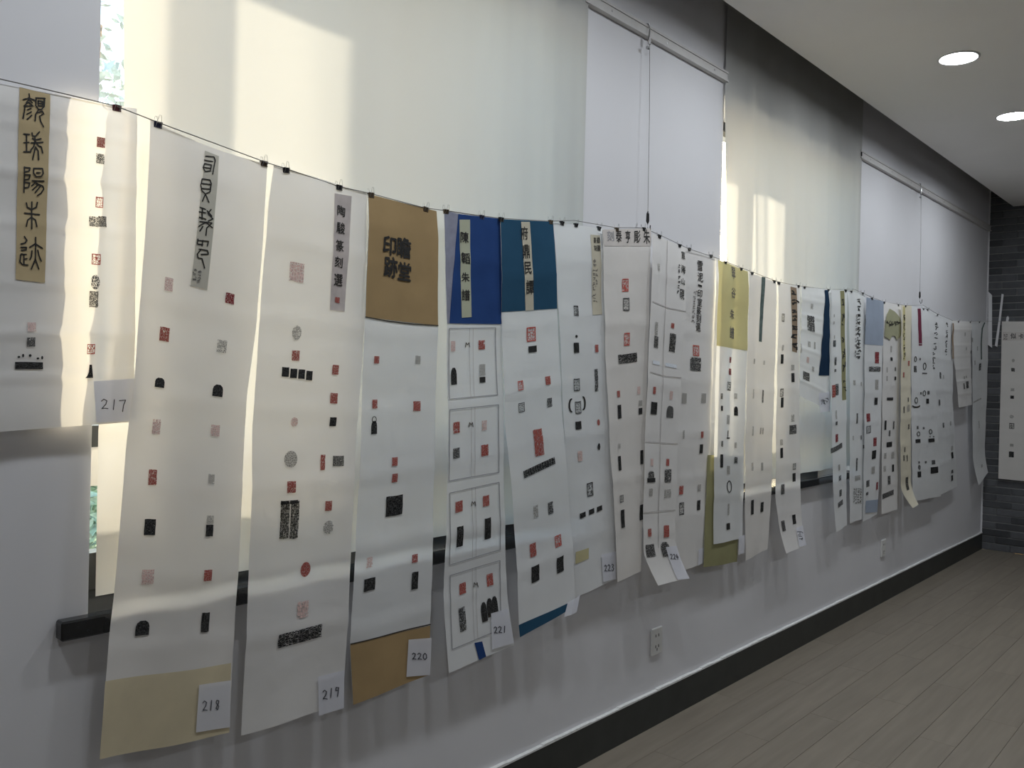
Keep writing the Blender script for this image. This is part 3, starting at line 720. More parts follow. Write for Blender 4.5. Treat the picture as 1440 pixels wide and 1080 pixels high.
# ---- scroll 3
s, r = scroll(3, 'pink-stripped scroll tagged 219', 'white hanging scroll with a mottled pinkish title strip and tag 219',
              [(385, 232), (377, 290), (363, 470), (354, 600), (352, 700), (347, 830), (338, 1034)], [(516, 272), (512, 450), (497, 640), (490, 790), (480, 990)], .078, rip=.009, nrip=1.15)
st = panel(s, 'title_strip', [(469, 272), (494, 276), (484, 438), (462, 436)], 'pink_strip', r)
chars(s, st, [('陶', 478, 297, 12, 15), ('駿', 477, 321, 13, 16), ('篆', 475, 346, 12, 16), ('刻', 474, 369, 12, 15), ('選', 474, 394, 13, 17)])
marks(s, st, [('r', 473, 422, 7, 8)], 2.4)
marks(s, r, [('p', 415, 383, 18, 26), ('F', 414, 468, 12, 20), ('r', 412, 500, 10, 14), ('k', 398, 523, 9, 13), ('k', 409, 525, 9, 13), ('k', 420, 526, 9, 13), ('k', 431, 528, 9, 13), ('r', 470, 520, 10, 14), ('r', 468, 560, 11, 15), ('k', 467, 593, 10, 13),
             ('C', 410, 593, 10, 13), ('F', 405, 645, 18, 23), ('r', 452, 650, 7, 22), ('g', 474, 648, 16, 15), ('r', 405, 684, 12, 16), ('s', 396, 730, 12, 52), ('s', 410, 730, 12, 52), ('k', 396, 706, 11, 5), ('k', 409, 705, 11, 5), ('r', 460, 711, 10, 14), ('F', 460, 741, 15, 20),
             ('c', 427, 800, 15, 21), ('p', 423, 856, 17, 23), ('s', 419, 893, 64, 19, -1)])
number_tag(s, r, [(446, 951), (481, 941), (480, 994), (447, 1006)], '219', 464, 972, 24, 13, -.35)
# ---- scroll 4
s, r = scroll(4, 'gold-headed scroll tagged 220', 'hanging scroll with gold-brown head and foot panels and number tag 220',
              [(517, 273), (510, 446), (505, 640), (497, 790), (490, 905), (494, 990)], [(613, 297), (613, 458), (609, 640), (606, 800), (603, 878), (601, 948)], .078, 'paper_cool', rip=.006, nrip=1.0)
hp = panel(s, 'head_panel', [(517, 273), (613, 297), (613, 458), (511, 446)], 'gold', r, 1, 10, 10)
panel(s, 'foot_panel', [(490.5, 906), (603, 879), (601, 948), (494, 990)], 'gold', r, 1, 10, 10)
for ln in [[(511, 446), (545, 452), (580, 456), (612.5, 458)], [(491, 905), (545, 892), (603, 877.5)]]: strokes(s, 'border_line', [ln], 1.8, 'dark_line', r, 1.6)
chars(s, hp, [('印', 545, 346, 18, 25), ('跡', 547, 376, 19, 28), ('瞻', 566, 349, 19, 28), ('堂', 567, 382, 18, 25)], bold=.03)
marks(s, r, [('r', 527, 506, 7, 10), ('q', 586, 506, 7, 12), ('r', 525, 568, 7, 12), ('r', 585, 571, 10, 14), ('d', 524, 601, 8, 18), ('e', 524, 590, 6, 9), ('r', 554, 649, 8, 12), ('r', 554, 672, 8, 12), ('k', 554, 711, 24, 28), ('p', 517, 790, 8, 14), ('r', 582, 785, 8, 12), ('k', 517, 821, 15, 17), ('k', 582, 816, 9, 25)])
number_tag(s, r, [(573, 899), (604, 896), (601, 948), (569, 951)], '220', 588, 922, 22, 9, 0)
# ---- scroll 5
s, r = scroll(5, 'royal blue headed scroll tagged 221', 'hanging scroll with royal blue head, four ruled boxes and number tag 221',
              [(624, 296), (626, 455), (628, 640), (622, 845), (627, 945)], [(705, 308), (704, 455), (706, 600), (707, 700), (712, 840), (719, 906)], .080, 'paper_cool', rip=.004, nrip=.8, curl=.01)
panel(s, 'fold_panel', [(624, 296), (646, 301), (631, 455), (626, 455)], 'lilac', r, 1, 4, 8)
hp = panel(s, 'head_panel', [(644, 301), (705.5, 308), (704, 456), (629, 455)], 'blue', r, 1.6, 10, 10)
st = panel(s, 'title_strip', [(645, 309), (660, 309), (661, 446), (647, 447)], 'green_strip', hp, 2.6)
for q in [('陳', 652, 334, 11, 15), ('韜', 653, 363, 12, 15), ('朱', 653, 390, 11, 13), ('譜', 653, 415, 11, 15)]: chars(s, hp, [q], lvl=3.6)
BX = [((629, 462), (694, 461), (697, 555), (629, 561)), ((629, 576), (698, 569), (700, 664), (629, 676)), ((630, 693), (700, 678), (702, 773), (630, 794)), ((631, 809), (702, 788), (702, 884), (632, 912))]
for (a, b, c, d), (mx, my) in zip(BX, ((656, 485), (660, 597), (664, 708), (668, 822))):
    bx = strokes(s, 'ruled_box', [[a, b, c, d, a]], 1.1, 'pale_line', r, 1.5)
    m1, m2 = ((a[0] + b[0]) / 2 - 3, (a[1] + b[1]) / 2), ((d[0] + c[0]) / 2 - 3, (d[1] + c[1]) / 2)
    strokes(s, 'centre_rule', [[m1, m2], [(m1[0] + 5, m1[1]), (m2[0] + 5, m2[1])]], .5, 'fold_line', bx, 1.5)
    strokes(s, 'fish_tail_mark', [[(mx - 3, my + 3), (mx - 2, my - 3), (mx, my), (mx + 2, my - 3), (mx + 3, my + 3)]], 1.3, 'faded_ink', bx, 1.7)
marks(s, r, [('p', 635, 487, 6, 14), ('r', 676, 485, 9, 13), ('d', 636, 529, 8, 23), ('q', 677, 520, 8, 16), ('k', 677, 534, 8, 8), ('r', 639, 601, 9, 15), ('p', 679, 598, 7, 14), ('g', 639, 637, 9, 14), ('r', 680, 633, 10, 16),
             ('r', 643, 712, 10, 15), ('r', 682, 704, 9, 15), ('k', 644, 754, 9, 28), ('k', 684, 743, 9, 30), ('r', 649, 827, 9, 15), ('r', 688, 815, 9, 17), ('g', 648, 870, 9, 32), ('d', 679, 860, 8, 27), ('d', 687, 854, 8, 26), ('d', 694, 850, 8, 24), ('k', 664.5, 904, .1, .1)][:-1])
panel(s, 'blue_slip', [(664, 903), (675, 901), (680, 922), (670, 927)], 'blue', r, 1.6, 3, 4)
number_tag(s, r, [(688, 862), (711, 855), (718, 903), (688, 912)], '221', 700, 884, 18, 9, -.1)
# ---- scroll 6
s, r = scroll(6, 'teal-headed scroll', 'hanging scroll with dark teal head panel and matching teal foot band',
              [(703, 308), (704, 440), (710, 600), (718, 680), (725, 780), (727, 895)], [(777, 312), (782, 434), (788, 560), (795, 650), (803, 760), (806, 850)], .090, 'paper_cool', rip=.005, nrip=.9, curl=.01)
hp = panel(s, 'head_panel', [(703.5, 308), (777, 312), (782, 434), (704, 439)], 'teal', r, 1, 10, 10)
panel(s, 'foot_band', [(726, 878), (805, 842), (806, 850), (727, 895)], 'teal', r, 1, 10, 4)
st = panel(s, 'title_strip', [(732, 312), (744, 312), (749, 436), (738, 437)], 'beige_strip', hp, 2)
chars(s, hp, [('府', 736, 328, 9, 18), ('鼎', 738, 354, 9, 19), ('民', 740, 377, 9, 17), ('譚', 743, 404, 10, 20)], lvl=3)
marks(s, r, [('o', 746, 470, 12, 20), ('k', 748, 491, 11, 9), ('o', 731, 542, 7, 13), ('r', 768, 535, 7, 12), ('b', 733, 573, 8, 13), ('g', 771, 566, 7, 13), ('r', 756, 622, 12, 37), ('s', 757, 657, 43, 10, -8), ('q', 752, 719, 6, 17), ('g', 772, 714, 7, 17), ('r', 748, 773, 8, 18), ('o', 782, 760, 9, 16), ('k', 750, 806, 10, 22), ('k', 784, 793, 10, 22)])
tg = [s.px(787, 866, .003), s.px(793, 846, .004), s.px(806, 834, .022), s.px(800, 858, .022)]
obj('number_tag', tg + [(tg[1] + tg[2]) / 2 + Vector((0, -.004, 0)), (tg[0] + tg[3]) / 2 + Vector((0, -.004, 0))], [(0, 1, 4, 5), (5, 4, 2, 3)], 'tag_paper', r)
# ---- scroll 7
s, r = scroll(7, 'beige-stripped scroll tagged 223', 'white hanging scroll with beige title strip, small yellow patch and tag 223',
              [(778, 312), (786, 480), (792, 620), (800, 740), (808, 840)], [(850, 322), (852, 480), (858, 640), (864, 760), (866, 814)], .073, 'paper_cool', rip=.006, nrip=.9)
st = panel(s, 'title_strip', [(829, 330), (843, 331), (845, 442), (831, 443)], 'beige_strip', r)
chars(s, st, [('繆', 840, 338, 5, 9), ('豪', 840, 349, 5, 9), ('篆', 835, 338, 4, 8), ('刻', 835, 349, 4, 8)])
scribble(s, st, 833, 362, 834, 425, 8, 4, 'faded_ink', .8, seed=5); scribble(s, st, 837, 375, 837, 405, 4, 2.5, 'faded_ink', .7, seed=6)
marks(s, r, [('b', 807, 437, 6, 14), ('K', 807, 473, 3, 4), ('k', 807, 489, 7, 14), ('r', 837, 490, 5, 11), ('g', 837, 535, 5, 32), ('b', 808, 541, 8, 17), ('v', 801, 570, -3, 18), ('v', 817, 567, 3, 18), ('b', 810, 573, 8, 17), ('k', 810, 598, 8, 11), ('c', 840, 594, 4, 9), ('p', 813, 641, 6, 14), ('K', 841, 628, 4, 10),
             ('b', 828, 688, 9, 19), ('k', 817, 724, 8, 7, -6), ('k', 830, 719, 8, 7, -6), ('k', 842, 715, 8, 7, -6)])
panel(s, 'yellow_patch', [(808, 776), (826, 770), (826, 785), (808, 793)], 'patch_yellow', r, 1.4, 3, 3)
number_tag(s, r, [(845, 780), (865, 775), (865, 814), (847, 818)], '223', 856, 798, 15, 9, -.1, 1.0)
# ---- scroll 8
s, r = scroll(8, 'scroll with the crosswise title', 'white hanging scroll with a brush title written crosswise along its top',
              [(846, 323), (850, 500), (857, 650), (864, 760), (866, 818)], [(914, 322), (910, 500), (906, 600), (903, 700), (900, 803)], .083, 'paper_warm', rip=.005, nrip=.8)
hp = panel(s, 'title_band', [(846, 323), (915, 321), (914, 346), (848, 346)], 'pale_header', r)
chars(s, hp, [('泰', 869, 332, 8, 17), ('亨', 882, 333, 7, 17), ('彫', 895, 333, 9, 17), ('朱', 908, 333, 9, 20)]); chars(s, hp, [('刻', 857, 332, 9, 14)], 'pale_line')
marks(s, r, [('o', 879, 401, 9, 18), ('b', 880, 428, 9, 18), ('o', 881, 477, 8, 18), ('s', 882, 504, 27, 13, -1), ('r', 868, 554, 4, 9), ('k', 869, 579, 5, 19), ('p', 897, 549, 4, 11), ('q', 899, 567, 5, 8), ('k', 899, 578, 5, 9), ('q', 869, 627, 3, 7), ('k', 869, 651, 4, 20), ('k', 901, 643, 4, 20), ('b', 871, 701, 5, 10), ('k', 873, 729, 5, 25), ('k', 901, 720, 6, 22)])
# ---- scroll 9
s, r = scroll(9, 'ruled album scroll with curled foot', 'narrow white album scroll with ruled cells and a curled foot',
              [(917, 328), (912, 440), (908, 540), (905, 620), (903, 720), (903, 780), (914, 821)], [(963, 349), (961, 437), (955, 530), (951, 622), (948, 717), (948, 760), (957, 811)], .094, rip=.006, nrip=.8, curl=.035, curl_from=.88)
for ln in [[(915, 424), (938, 433), (961, 438)], [(912, 523), (935, 529), (955, 531)], [(906, 621), (951, 624)], [(903.5, 721), (948, 717)]]: strokes(s, 'fold_line', [ln], 1.1, 'fold_line', r, 1.5)
strokes(s, 'fold_line', [[(938, 338), (934, 430), (931, 525), (928, 620), (926, 720), (925, 770)]], .7, 'fold_line', r, 1.5)
chars(s, r, [('軍', 959, 360, 5, 11), ('海', 958, 379, 6, 12), ('山', 957, 396, 5, 9), ('硯', 956, 414, 6, 14)], lvl=1.8); scribble(s, r, 953.5, 370, 951, 414, 6, 2.5, 'ink', .8, 1.8, 8)
marks(s, r, [('q', 925, 376, 3, 10), ('q', 921, 462, 4, 18), ('g', 921, 481, 6, 16), ('r', 944, 458, 4, 7), ('s', 944, 482, 8, 26), ('l', 921, 510, 10, 5), ('l', 942, 514, 15, 5), ('r', 918, 549, 4, 10), ('k', 918, 574, 9, 17), ('p', 942, 556, 4, 12), ('D', 941, 579, 9, 17), ('p', 915, 650, 4, 10), ('D', 914, 667, 9, 9), ('k', 914, 675, 12, 6),
             ('r', 938, 650, 4, 10), ('g', 938, 669, 9, 19), ('q', 914, 692, 5, 10), ('q', 938, 694, 9, 12), ('r', 912, 749, 5, 11), ('r', 936, 747, 7, 17), ('g', 912, 774, 13, 17), ('D', 934, 772, 12, 20)])
number_tag(s, r, [(934, 769), (948, 767), (957, 811), (942, 813)], '224', 944, 782, 11, 7, 0, .9)
# ---- scroll 10
s, r = scroll(10, 'tall brush titled scroll', 'white hanging scroll with a long black brush title down its middle',
              [(950, 344), (950, 500), (944, 640), (940, 740), (942, 808)], [(1007, 362), (1004, 450), (1000, 550), (998, 620), (993, 700), (989, 792)], .071, rip=.006, nrip=.9)
chars(s, r, [('雪', 983, 374, 7, 14), ('泥', 983, 390, 7, 13), ('一', 982, 402, 5, 3), ('印', 982, 413, 6, 11), ('室', 982, 425, 6, 11), ('篆', 981, 437, 6, 11), ('刻', 981, 448, 6, 11), ('選', 980, 460, 6, 12)], lvl=1.8); scribble(s, r, 976, 408, 973.5, 456, 7, 3, 'faded_ink', .8, 1.8, 10)
marks(s, r, [('o', 977, 493, 8, 15), ('g', 976, 512, 14, 19, 1), ('q', 961, 560, 6, 14), ('q', 987, 560, 7, 14), ('q', 959, 611, 2, 12), ('r', 984, 611, 4, 9), ('k', 983, 631, 5, 13), ('r', 956, 689, 5, 12), ('q', 981, 686, 5, 10), ('b', 956, 715, 6, 17), ('k', 980, 710, 5, 14)])
panel(s, 'number_tag', [(981, 772), (991, 769), (989, 791), (980, 795)], 'tag_paper', r, 3, 3, 3)
# ---- scroll 11
s, r = scroll(11, 'yellow-headed scroll', 'narrow white scroll with bright yellow head panel and olive foot',
              [(1009, 365), (1005, 480), (1003, 560), (1002, 640), (1001, 765)], [(1051, 382), (1048, 492), (1046, 560), (1044, 620), (1042, 757)], .084, 'paper_cool', rip=.010, nrip=1.0)
hp = panel(s, 'head_panel', [(1009, 365), (1051, 382), (1048, 493), (1004.5, 486)], 'yellow', r, 1, 10, 10)
chars(s, hp, [('翠', 1029, 384, 6, 16), ('谷', 1028, 412, 7, 14), ('朱', 1027, 442, 7, 13), ('譜', 1027, 468, 7, 16)], 'faded_ink')
panel(s, 'foot_panel', [(996, 640), (1042, 640), (1037, 790), (990, 798)], 'olive', r, -6, 6, 10)
marks(s, r, [('x', 1025, 506, 3, 8), ('x', 1025, 523, 4, 9), ('b', 1024, 543, 6, 12), ('g', 1012, 557, 3, 8), ('k', 1012, 574, 3, 7), ('q', 1034, 557, 4, 8), ('d', 1034, 578, 5, 13), ('q', 1022, 590, 5, 13), ('k', 1023, 616, 5, 2), ('k', 1022.5, 610, 1.2, 9), ('g', 1013, 624, 3, 8), ('q', 1034, 626, 3, 8), ('k', 1012, 648, 4, 18), ('g', 1034, 647, 4, 9), ('q', 1023, 661, 5, 12), ('e', 1024, 684, 7, 16), ('q', 1023, 716, 3, 16), ('k', 1022, 740, 6, 9)])
panel(s, 'number_tag', [(1037, 755), (1044, 751), (1043, 777), (1036, 780)], 'tag_paper', r, 3, 3, 3)
# ---- scroll 12
s, r = scroll(12, 'slate-stripped scroll', 'narrow white scroll with a thin slate grey title strip',
              [(1053, 383), (1048, 500), (1046, 600), (1045, 690), (1047, 788)], [(1091, 397), (1087, 520), (1084, 610), (1083, 700), (1078, 772)], .078, 'paper_warm', rip=.007, nrip=.9)
st = panel(s, 'title_strip', [(1071, 389), (1076, 390), (1070, 481), (1066, 480)], 'slate_strip', r, 1, 3, 8)
marks(s, r, [('q', 1059, 508, 2, 7), ('q', 1073, 510, 2, 6), ('q', 1057, 554, 2, 13), ('g', 1071, 557, 2, 18), ('q', 1056, 606, 2, 13), ('q', 1068, 606, 2, 9), ('q', 1071, 606, 2, 9), ('q', 1055, 656, 3, 11), ('q', 1070, 656, 3, 11), ('k', 1056, 713, 4, 20), ('k', 1071, 713, 4, 14)])
# ---- scroll 13
s, r = scroll(13, 'brown-stripped scroll with curled foot', 'narrow white scroll with a dark inked brown strip and curled foot',
              [(1094, 398), (1092, 500), (1090, 600), (1089, 700), (1097, 777)], [(1124, 402), (1122, 500), (1123, 640), (1124, 700), (1124, 766)], .084, rip=.006, nrip=.8, curl=.03, curl_from=.86)
st = panel(s, 'title_strip', [(1111, 403), (1119, 405), (1119, 496), (1113, 494)], 'brown_strip', r, 1, 3, 8)
scribble(s, st, 1115, 405, 1116, 492, 7, 6, 'ink', 1.8, 2, 14)
marks(s, r, [('b', 1100, 447, 4, 11), ('q', 1100, 489, 3, 8), ('k', 1099, 505, 4, 13), ('k', 1114, 531, 4, 13), ('q', 1114, 517, 4, 8), ('b', 1098, 552, 5, 11), ('k', 1099, 566, 4, 14), ('q', 1114, 588, 4, 10), ('g', 1114, 604, 9, 13), ('q', 1098, 622, 4, 8), ('k', 1098, 637, 4, 14), ('b', 1115, 656, 4, 9), ('k', 1115, 671, 4, 12), ('g', 1100, 688, 5, 14), ('g', 1099, 739, 5, 14), ('k', 1114, 730, 4, 13)])
tg_ = panel(s, 'number_tag', [(1115, 742), (1124, 738), (1124, 765), (1115, 768)], 'tag_paper', r, 3, 3, 3); scribble(s, tg_, 1118, 746, 1119, 758, 2, 5, 'pen', .7, 4, 15)
# ---- scroll 14
s, r = scroll(14, 'short navy-stripped scroll', 'short white scroll with a tapering navy strip and a small number tag',
              [(1127, 402), (1125, 480), (1123, 556)], [(1168, 408), (1168, 500), (1167, 580)], .080, 'paper_cool', rip=.008, nrip=.8)
panel(s, 'title_strip', [(1158, 408), (1163, 408), (1165, 528), (1149, 528)], 'navy', r, 2.4, 4, 8)
marks(s, r, [('q', 1140, 431, 3, 8), ('g', 1138, 455, 9, 22), ('q', 1136, 484, 3, 8), ('q', 1143, 486, 2, 10), ('p', 1134, 506, 3, 8), ('q', 1125, 490, 2, 14), ('g', 1132, 529, 8, 12), ('q', 1141, 519, 3, 7)])
tg_ = panel(s, 'number_tag', [(1149, 553), (1167, 551), (1167, 578), (1151, 580)], 'tag_paper', r, 3, 3, 3); scribble(s, tg_, 1153, 564, 1163, 564, 3, 4, 'pen', .7, 4, 16)
# ---- scroll 15
s, r = scroll(15, 'olive-edged scroll', 'narrow white scroll with a thin olive strip along one edge',
              [(1168, 407), (1167, 500), (1168, 600), (1169, 680), (1174, 748)], [(1191, 409), (1190, 500), (1189, 600), (1189, 680), (1190, 738)], .094, 'paper_cool', rip=.006, nrip=.8)
st = panel(s, 'title_strip', [(1181, 409), (1187, 409), (1189, 562), (1184, 563)], 'olive', r, 1, 3, 10); scribble(s, st, 1184, 412, 1187, 552, 6, 3, 'ink', 1.2, 2, 17)
marks(s, r, [('q', 1171, 444, 1.5, 4), ('q', 1171, 454, 1.5, 4), ('g', 1172, 483, 4, 9), ('q', 1172, 474, 1.5, 5), ('g', 1173, 508, 3, 11), ('g', 1173, 521, 3, 4), ('r', 1171, 550, 5, 17), ('g', 1176, 548, 5, 16), ('q', 1174, 583, 2, 12), ('g', 1174, 595, 3, 5), ('x', 1175, 616, 4, 11), ('g', 1175, 630, 17, 7, -12), ('q', 1178, 657, 3, 8), ('g', 1179, 672, 4, 7), ('g', 1180, 693, 4, 9), ('g', 1180, 708, 8, 7, -12)])
# ---- scroll 16
s, r = scroll(16, 'crumpled text scroll', 'narrow crumpled white scroll with a dense text block near its foot',
              [(1191, 409), (1192, 500), (1193, 600), (1193, 736)], [(1216, 413), (1215, 500), (1214, 600), (1216, 728)], .072, 'paper_cool', rip=.008, nrip=1.4)
scribble(s, r, 1206, 418, 1204, 505, 9, 4, 'ink', 1.2, 2, 18); scribble(s, r, 1203, 440, 1201, 500, 7, 2, 'faded_ink', .7, 2, 19)
marks(s, r, [('g', 1204, 588, 1.5, 14), ('g', 1204, 653, 1.6, 18), ('q', 1200, 538, 3, 7), ('q', 1208, 540, 2, 6), ('q', 1199, 616, 2, 6), ('g', 1209, 615, 1.5, 6), ('g', 1213, 628, 3, 5), ('q', 1205, 672, 6, 7)])
for k in range(4): scribble(s, r, 1201 + 2.6 * k, 686, 1200 + 2.6 * k, 708, 6, 2, 'faded_ink', .6, 2, 20 + k)
# ---- scroll 17
s, r = scroll(17, 'grey-blue headed scroll', 'narrow white scroll with a plain pale grey-blue head panel',
              [(1218, 418), (1215, 485), (1214, 600), (1213, 734)], [(1242, 424), (1240, 485), (1237, 600), (1233, 722)], .086, 'paper_cool', rip=.006, nrip=.9)
panel(s, 'head_panel', [(1218, 418), (1242, 424), (1240.5, 486), (1215, 484)], 'grey_blue', r, 1, 6, 6)
marks(s, r, [('x', 1232, 503, 5, 16), ('g', 1229, 519, 15, 7, 1), ('q', 1231, 541, 4, 14), ('k', 1230, 564, 4, 10), ('x', 1220, 587, 5, 11), ('b', 1220, 604, 6, 10), ('x', 1228, 621, 4, 12), ('k', 1227, 639, 5, 12), ('q', 1226, 661, 4, 10), ('g', 1219, 680, 4, 9), ('x', 1231, 683, 3, 11), ('g', 1218, 694, 3, 4)])
panel(s, 'number_tag', [(1216, 704), (1233, 702), (1232, 720), (1216, 721)], 'grey_blue', r, 3, 3, 3)
# ---- scroll 18
s, r = scroll(18, 'fan-headed scroll', 'narrow white scroll with an olive fan-shaped head panel',
              [(1242, 424), (1241, 485), (1240, 600), (1239, 723)], [(1267, 429), (1265, 485), (1263, 600), (1261, 716)], .084, 'paper', rip=.003, nrip=.9)
fan = [(1249, 434), (1256, 438), (1262, 445), (1265, 452), (1265, 472), (1259, 478), (1256.5, 473), (1254, 472), (1251.5, 473), (1249.5, 478), (1242, 473), (1243, 452), (1245, 442)]
fp = obj('fan_panel', [s.px(x, y, E0 * 5) for x, y in [(1254, 457)] + fan], [(0, i + 1, (i + 1) % len(fan) + 1) for i in range(len(fan))], 'fan_olive', r)
scribble(s, fp, 1244, 454, 1264, 454, 6, 3, 'ink', .9, 6.2, 30)
marks(s, r, [('q', 1252, 491, 2, 9), ('k', 1252, 505, 3, 5), ('g', 1258, 519, 2, 5), ('k', 1258, 532, 2.5, 5), ('q', 1246, 520, 1.5, 7), ('q', 1246, 532, 1.5, 7), ('k', 1251, 561, 9, 4), ('k', 1244, 598, 2.5, 13), ('g', 1256, 598, 2, 11), ('g', 1250, 609, 2.5, 8), ('k', 1250, 625, 8, 7), ('q', 1255, 640, 4, 10), ('k', 1255, 658, 3, 10), ('q', 1244, 641, 3, 8), ('q', 1243, 659, 3, 8), ('g', 1249, 675, 4, 12), ('g', 1248, 695, 16, 7, -8)])
# ---- scroll 19
s, r = scroll(19, 'slim cream scroll', 'slim cream yellow scroll with curled foot',
              [(1267, 429), (1265, 520), (1264, 620), (1266, 690), (1272, 713)], [(1282, 430), (1280, 520), (1280, 620), (1281, 690), (1281, 708)], .104, 'cream_paper', rip=.006, nrip=.6, curl=.05, curl_from=.88)
st = panel(s, 'title_strip', [(1269, 431), (1272, 431), (1271.5, 507), (1268, 507)], 'yellow', r, 1, 3, 8); scribble(s, st, 1270.5, 440, 1269.8, 505, 5, 2, 'ink', 1, 2, 31)
marks(s, r, [('r', 1277, 511, 2.4, 7), ('r', 1269, 527, 2.4, 7), ('g', 1276, 562, 1.6, 6), ('g', 1269, 576, 1.6, 9), ('q', 1276, 574, 4, 10), ('g', 1277, 600, 2, 7), ('g', 1270, 632, 1.6, 7), ('g', 1269, 644, 2, 8), ('g', 1274, 644, 1.6, 9), ('g', 1274, 680, 4, 18)])
# ---- scroll 20
s, r = scroll(20, 'maroon-stripped scroll', 'white scroll with a maroon vertical title strip and rows of ring seals',
              [(1281, 430), (1280, 560), (1281, 705)], [(1303, 436), (1316, 560), (1322, 698)], .092, 'paper_cool', rip=.007, nrip=.6)
st = panel(s, 'title_strip', [(1290, 434), (1294.5, 434), (1296, 486), (1291, 486)], 'maroon', r, 1, 3, 6); strokes(s, 'strip_border', [[(1291, 483.5), (1296, 483.5)]], .8, 'white_metal', st, 2)
marks(s, r, [('e', 1286, 505, 3, 7), ('g', 1286, 519, 4, 9), ('g', 1293, 505, 2, 3), ('e', 1300, 515, 4, 9), ('k', 1300, 525, 7, 1.4), ('e', 1287, 563, 4, 8), ('m', 1287, 570, 11, 5), ('g', 1294, 553, 2, 3), ('e', 1299, 553, 4, 7), ('g', 1305, 552, 3, 5), ('k', 1304, 564, 4, 7), ('g', 1289, 601, 2.5, 4), ('e', 1290, 610, 4, 6), ('k', 1289, 620, 7, 5), ('g', 1298, 602, 2.4, 3), ('e', 1308, 607, 4, 6), ('k', 1309, 619, 9, 5), ('g', 1307, 614, 2, 2), ('g', 1312, 614, 2, 2),
             ('g', 1291, 650, 2, 3), ('f', 1291, 657, 4, 7), ('k', 1291, 667, 5, 8), ('g', 1301, 650, 2.6, 3), ('g', 1312, 650, 5, 6), ('k', 1313, 661, 11, 9)])
# ---- scroll 21
s, r = scroll(21, 'column-text scroll', 'white scroll with columns of brush characters beside the maroon strip scroll',
              [(1300, 434), (1306, 560), (1308, 703)], [(1340, 451), (1338, 560), (1346, 684)], .070, 'paper_cool', rip=.005, nrip=.8)
scribble(s, r, 1317, 452, 1311, 520, 5, 4, 'ink', 1, 2, 32); scribble(s, r, 1330.5, 447, 1329, 502, 4, 2.4, 'ink', .9, 2, 33)
marks(s, r, [('g', 1321, 528, 2, 9), ('q', 1325, 530, 1.5, 5), ('g', 1320, 566, 2, 8), ('g', 1325, 598, 2, 7), ('q', 1335, 595, 1.5, 6), ('k', 1338, 640, 3, 9), ('q', 1338, 630, 3, 6), ('g', 1338, 663, 3, 5), ('k', 1338, 672, 2.6, 8)])
# ---- scroll 22
s, r = scroll(22, 'short brown-lined scroll', 'short white scroll with a thin brown title line close to the brick corner',
              [(1339, 451), (1341, 510), (1347, 573)], [(1366, 452), (1365, 510), (1366, 569)], .086, rip=.006, nrip=.7)
strokes(s, 'title_line', [[(1339.5, 455), (1339, 480), (1339.5, 504)]], 1.8, 'brown_strip', r, 1.5)
marks(s, r, [('q', 1356, 470, 1.6, 5), ('q', 1358, 490, 1.2, 5), ('g', 1365, 495, 1, 4), ('g', 1354, 543, 2, 8), ('g', 1359, 541, 4, 10), ('q', 1355, 531, 1.4, 4), ('q', 1358, 530, 1.4, 4)])
# ---- scroll 23
s, r = scroll(23, 'corner scroll', 'white scroll with a dark curved title line in the brick corner',
              [(1365, 452), (1366, 560), (1367, 640), (1370, 682)], [(1388.5, 451), (1387, 560), (1384.5, 640), (1384, 664)], .070, 'paper_cool', rip=.006, nrip=.7, curl=.03)
strokes(s, 'title_line', [[(1384, 454), (1380.5, 462), (1379.3, 475), (1379, 505)]], 1.6, 'slate_strip', r, 1.5)
marks(s, r, [('g', 1377, 516, 3, 10), ('q', 1373.5, 490, 1.4, 6), ('q', 1369, 510, 1.4, 6), ('q', 1365.8, 478, 1.2, 6), ('q', 1376, 597, 1, 10), ('q', 1373, 563, 12, 2), ('q', 1378, 655, 2, 4)])
# ---- scroll 24 on the brick wall
s, r = scroll(24, 'scroll on the brick wall', 'white scroll with a pale crosswise title band hanging on the dark brick wall',
              [(1409, 452), (1407.5, 540), (1404, 673)], [(1476, 452), (1476, 560), (1474, 680)], .035, 'paper_warm', axis=0, plane=XC, rip=.006, nrip=.9)
hp = panel(s, 'title_band', [(1410, 467), (1475, 467), (1475, 478), (1410, 479)], 'pale_header', r); 
chars(s, hp, [('似', 1425, 472.5, 8, 8), ('卡', 1436, 473, 7, 8)]); scribble(s, hp, 1413, 469, 1413, 478, 3, 2.4, 'faded_ink', .7, 2.4, 40); scribble(s, hp, 1416, 469, 1416, 478, 3, 2, 'faded_ink', .7, 2.4, 41)
marks(s, r, [('F', 1425, 507, 4, 5), ('g', 1424.5, 520, 5, 5), ('q', 1424, 548, 5, 4), ('k', 1423.5, 558.5, 5, 4.5), ('F', 1423, 586, 6, 5), ('b', 1423, 599, 7, 8), ('q', 1423, 626, 5, 4), ('k', 1422.5, 639, 7, 8)])

# ---------------------------------------------------------------- cord
CP = [(-160, 84), (0, 111), (70, 127), (163, 149), (222, 172), (376, 229), (402, 237), (476, 262), (521, 272), (598, 292.5), (626, 296), (677, 303.5), (705, 307), (774, 311), (808, 310), (842, 316), (866, 320), (905, 320.5), (927, 330), (969, 350), (1007, 362.5), (1042, 376.5), (1057, 382), (1093, 396), (1123, 402), (1165, 407), (1202, 407), (1226, 418), (1243, 424.5), (1273, 429.5), (1298, 429), (1317, 441), (1340, 451), (1364, 452), (1386, 452)]
cpts = [on_y(x, y, -.031 if x < 200 else -.0545) for x, y in CP] + [Vector((XC - .05, -.10, on_x(1398, 452, XC - .05).z)), on_x(1409, 451.5, XC - .036), on_x(1440, 450, XC - .036), on_x(1476, 451, XC - .036)]
tag(MB().tube(cpts, .0013, 6).build('cord', 'cord'), 'thin grey cord strung along the wall carrying the clipped scrolls', 'cord')

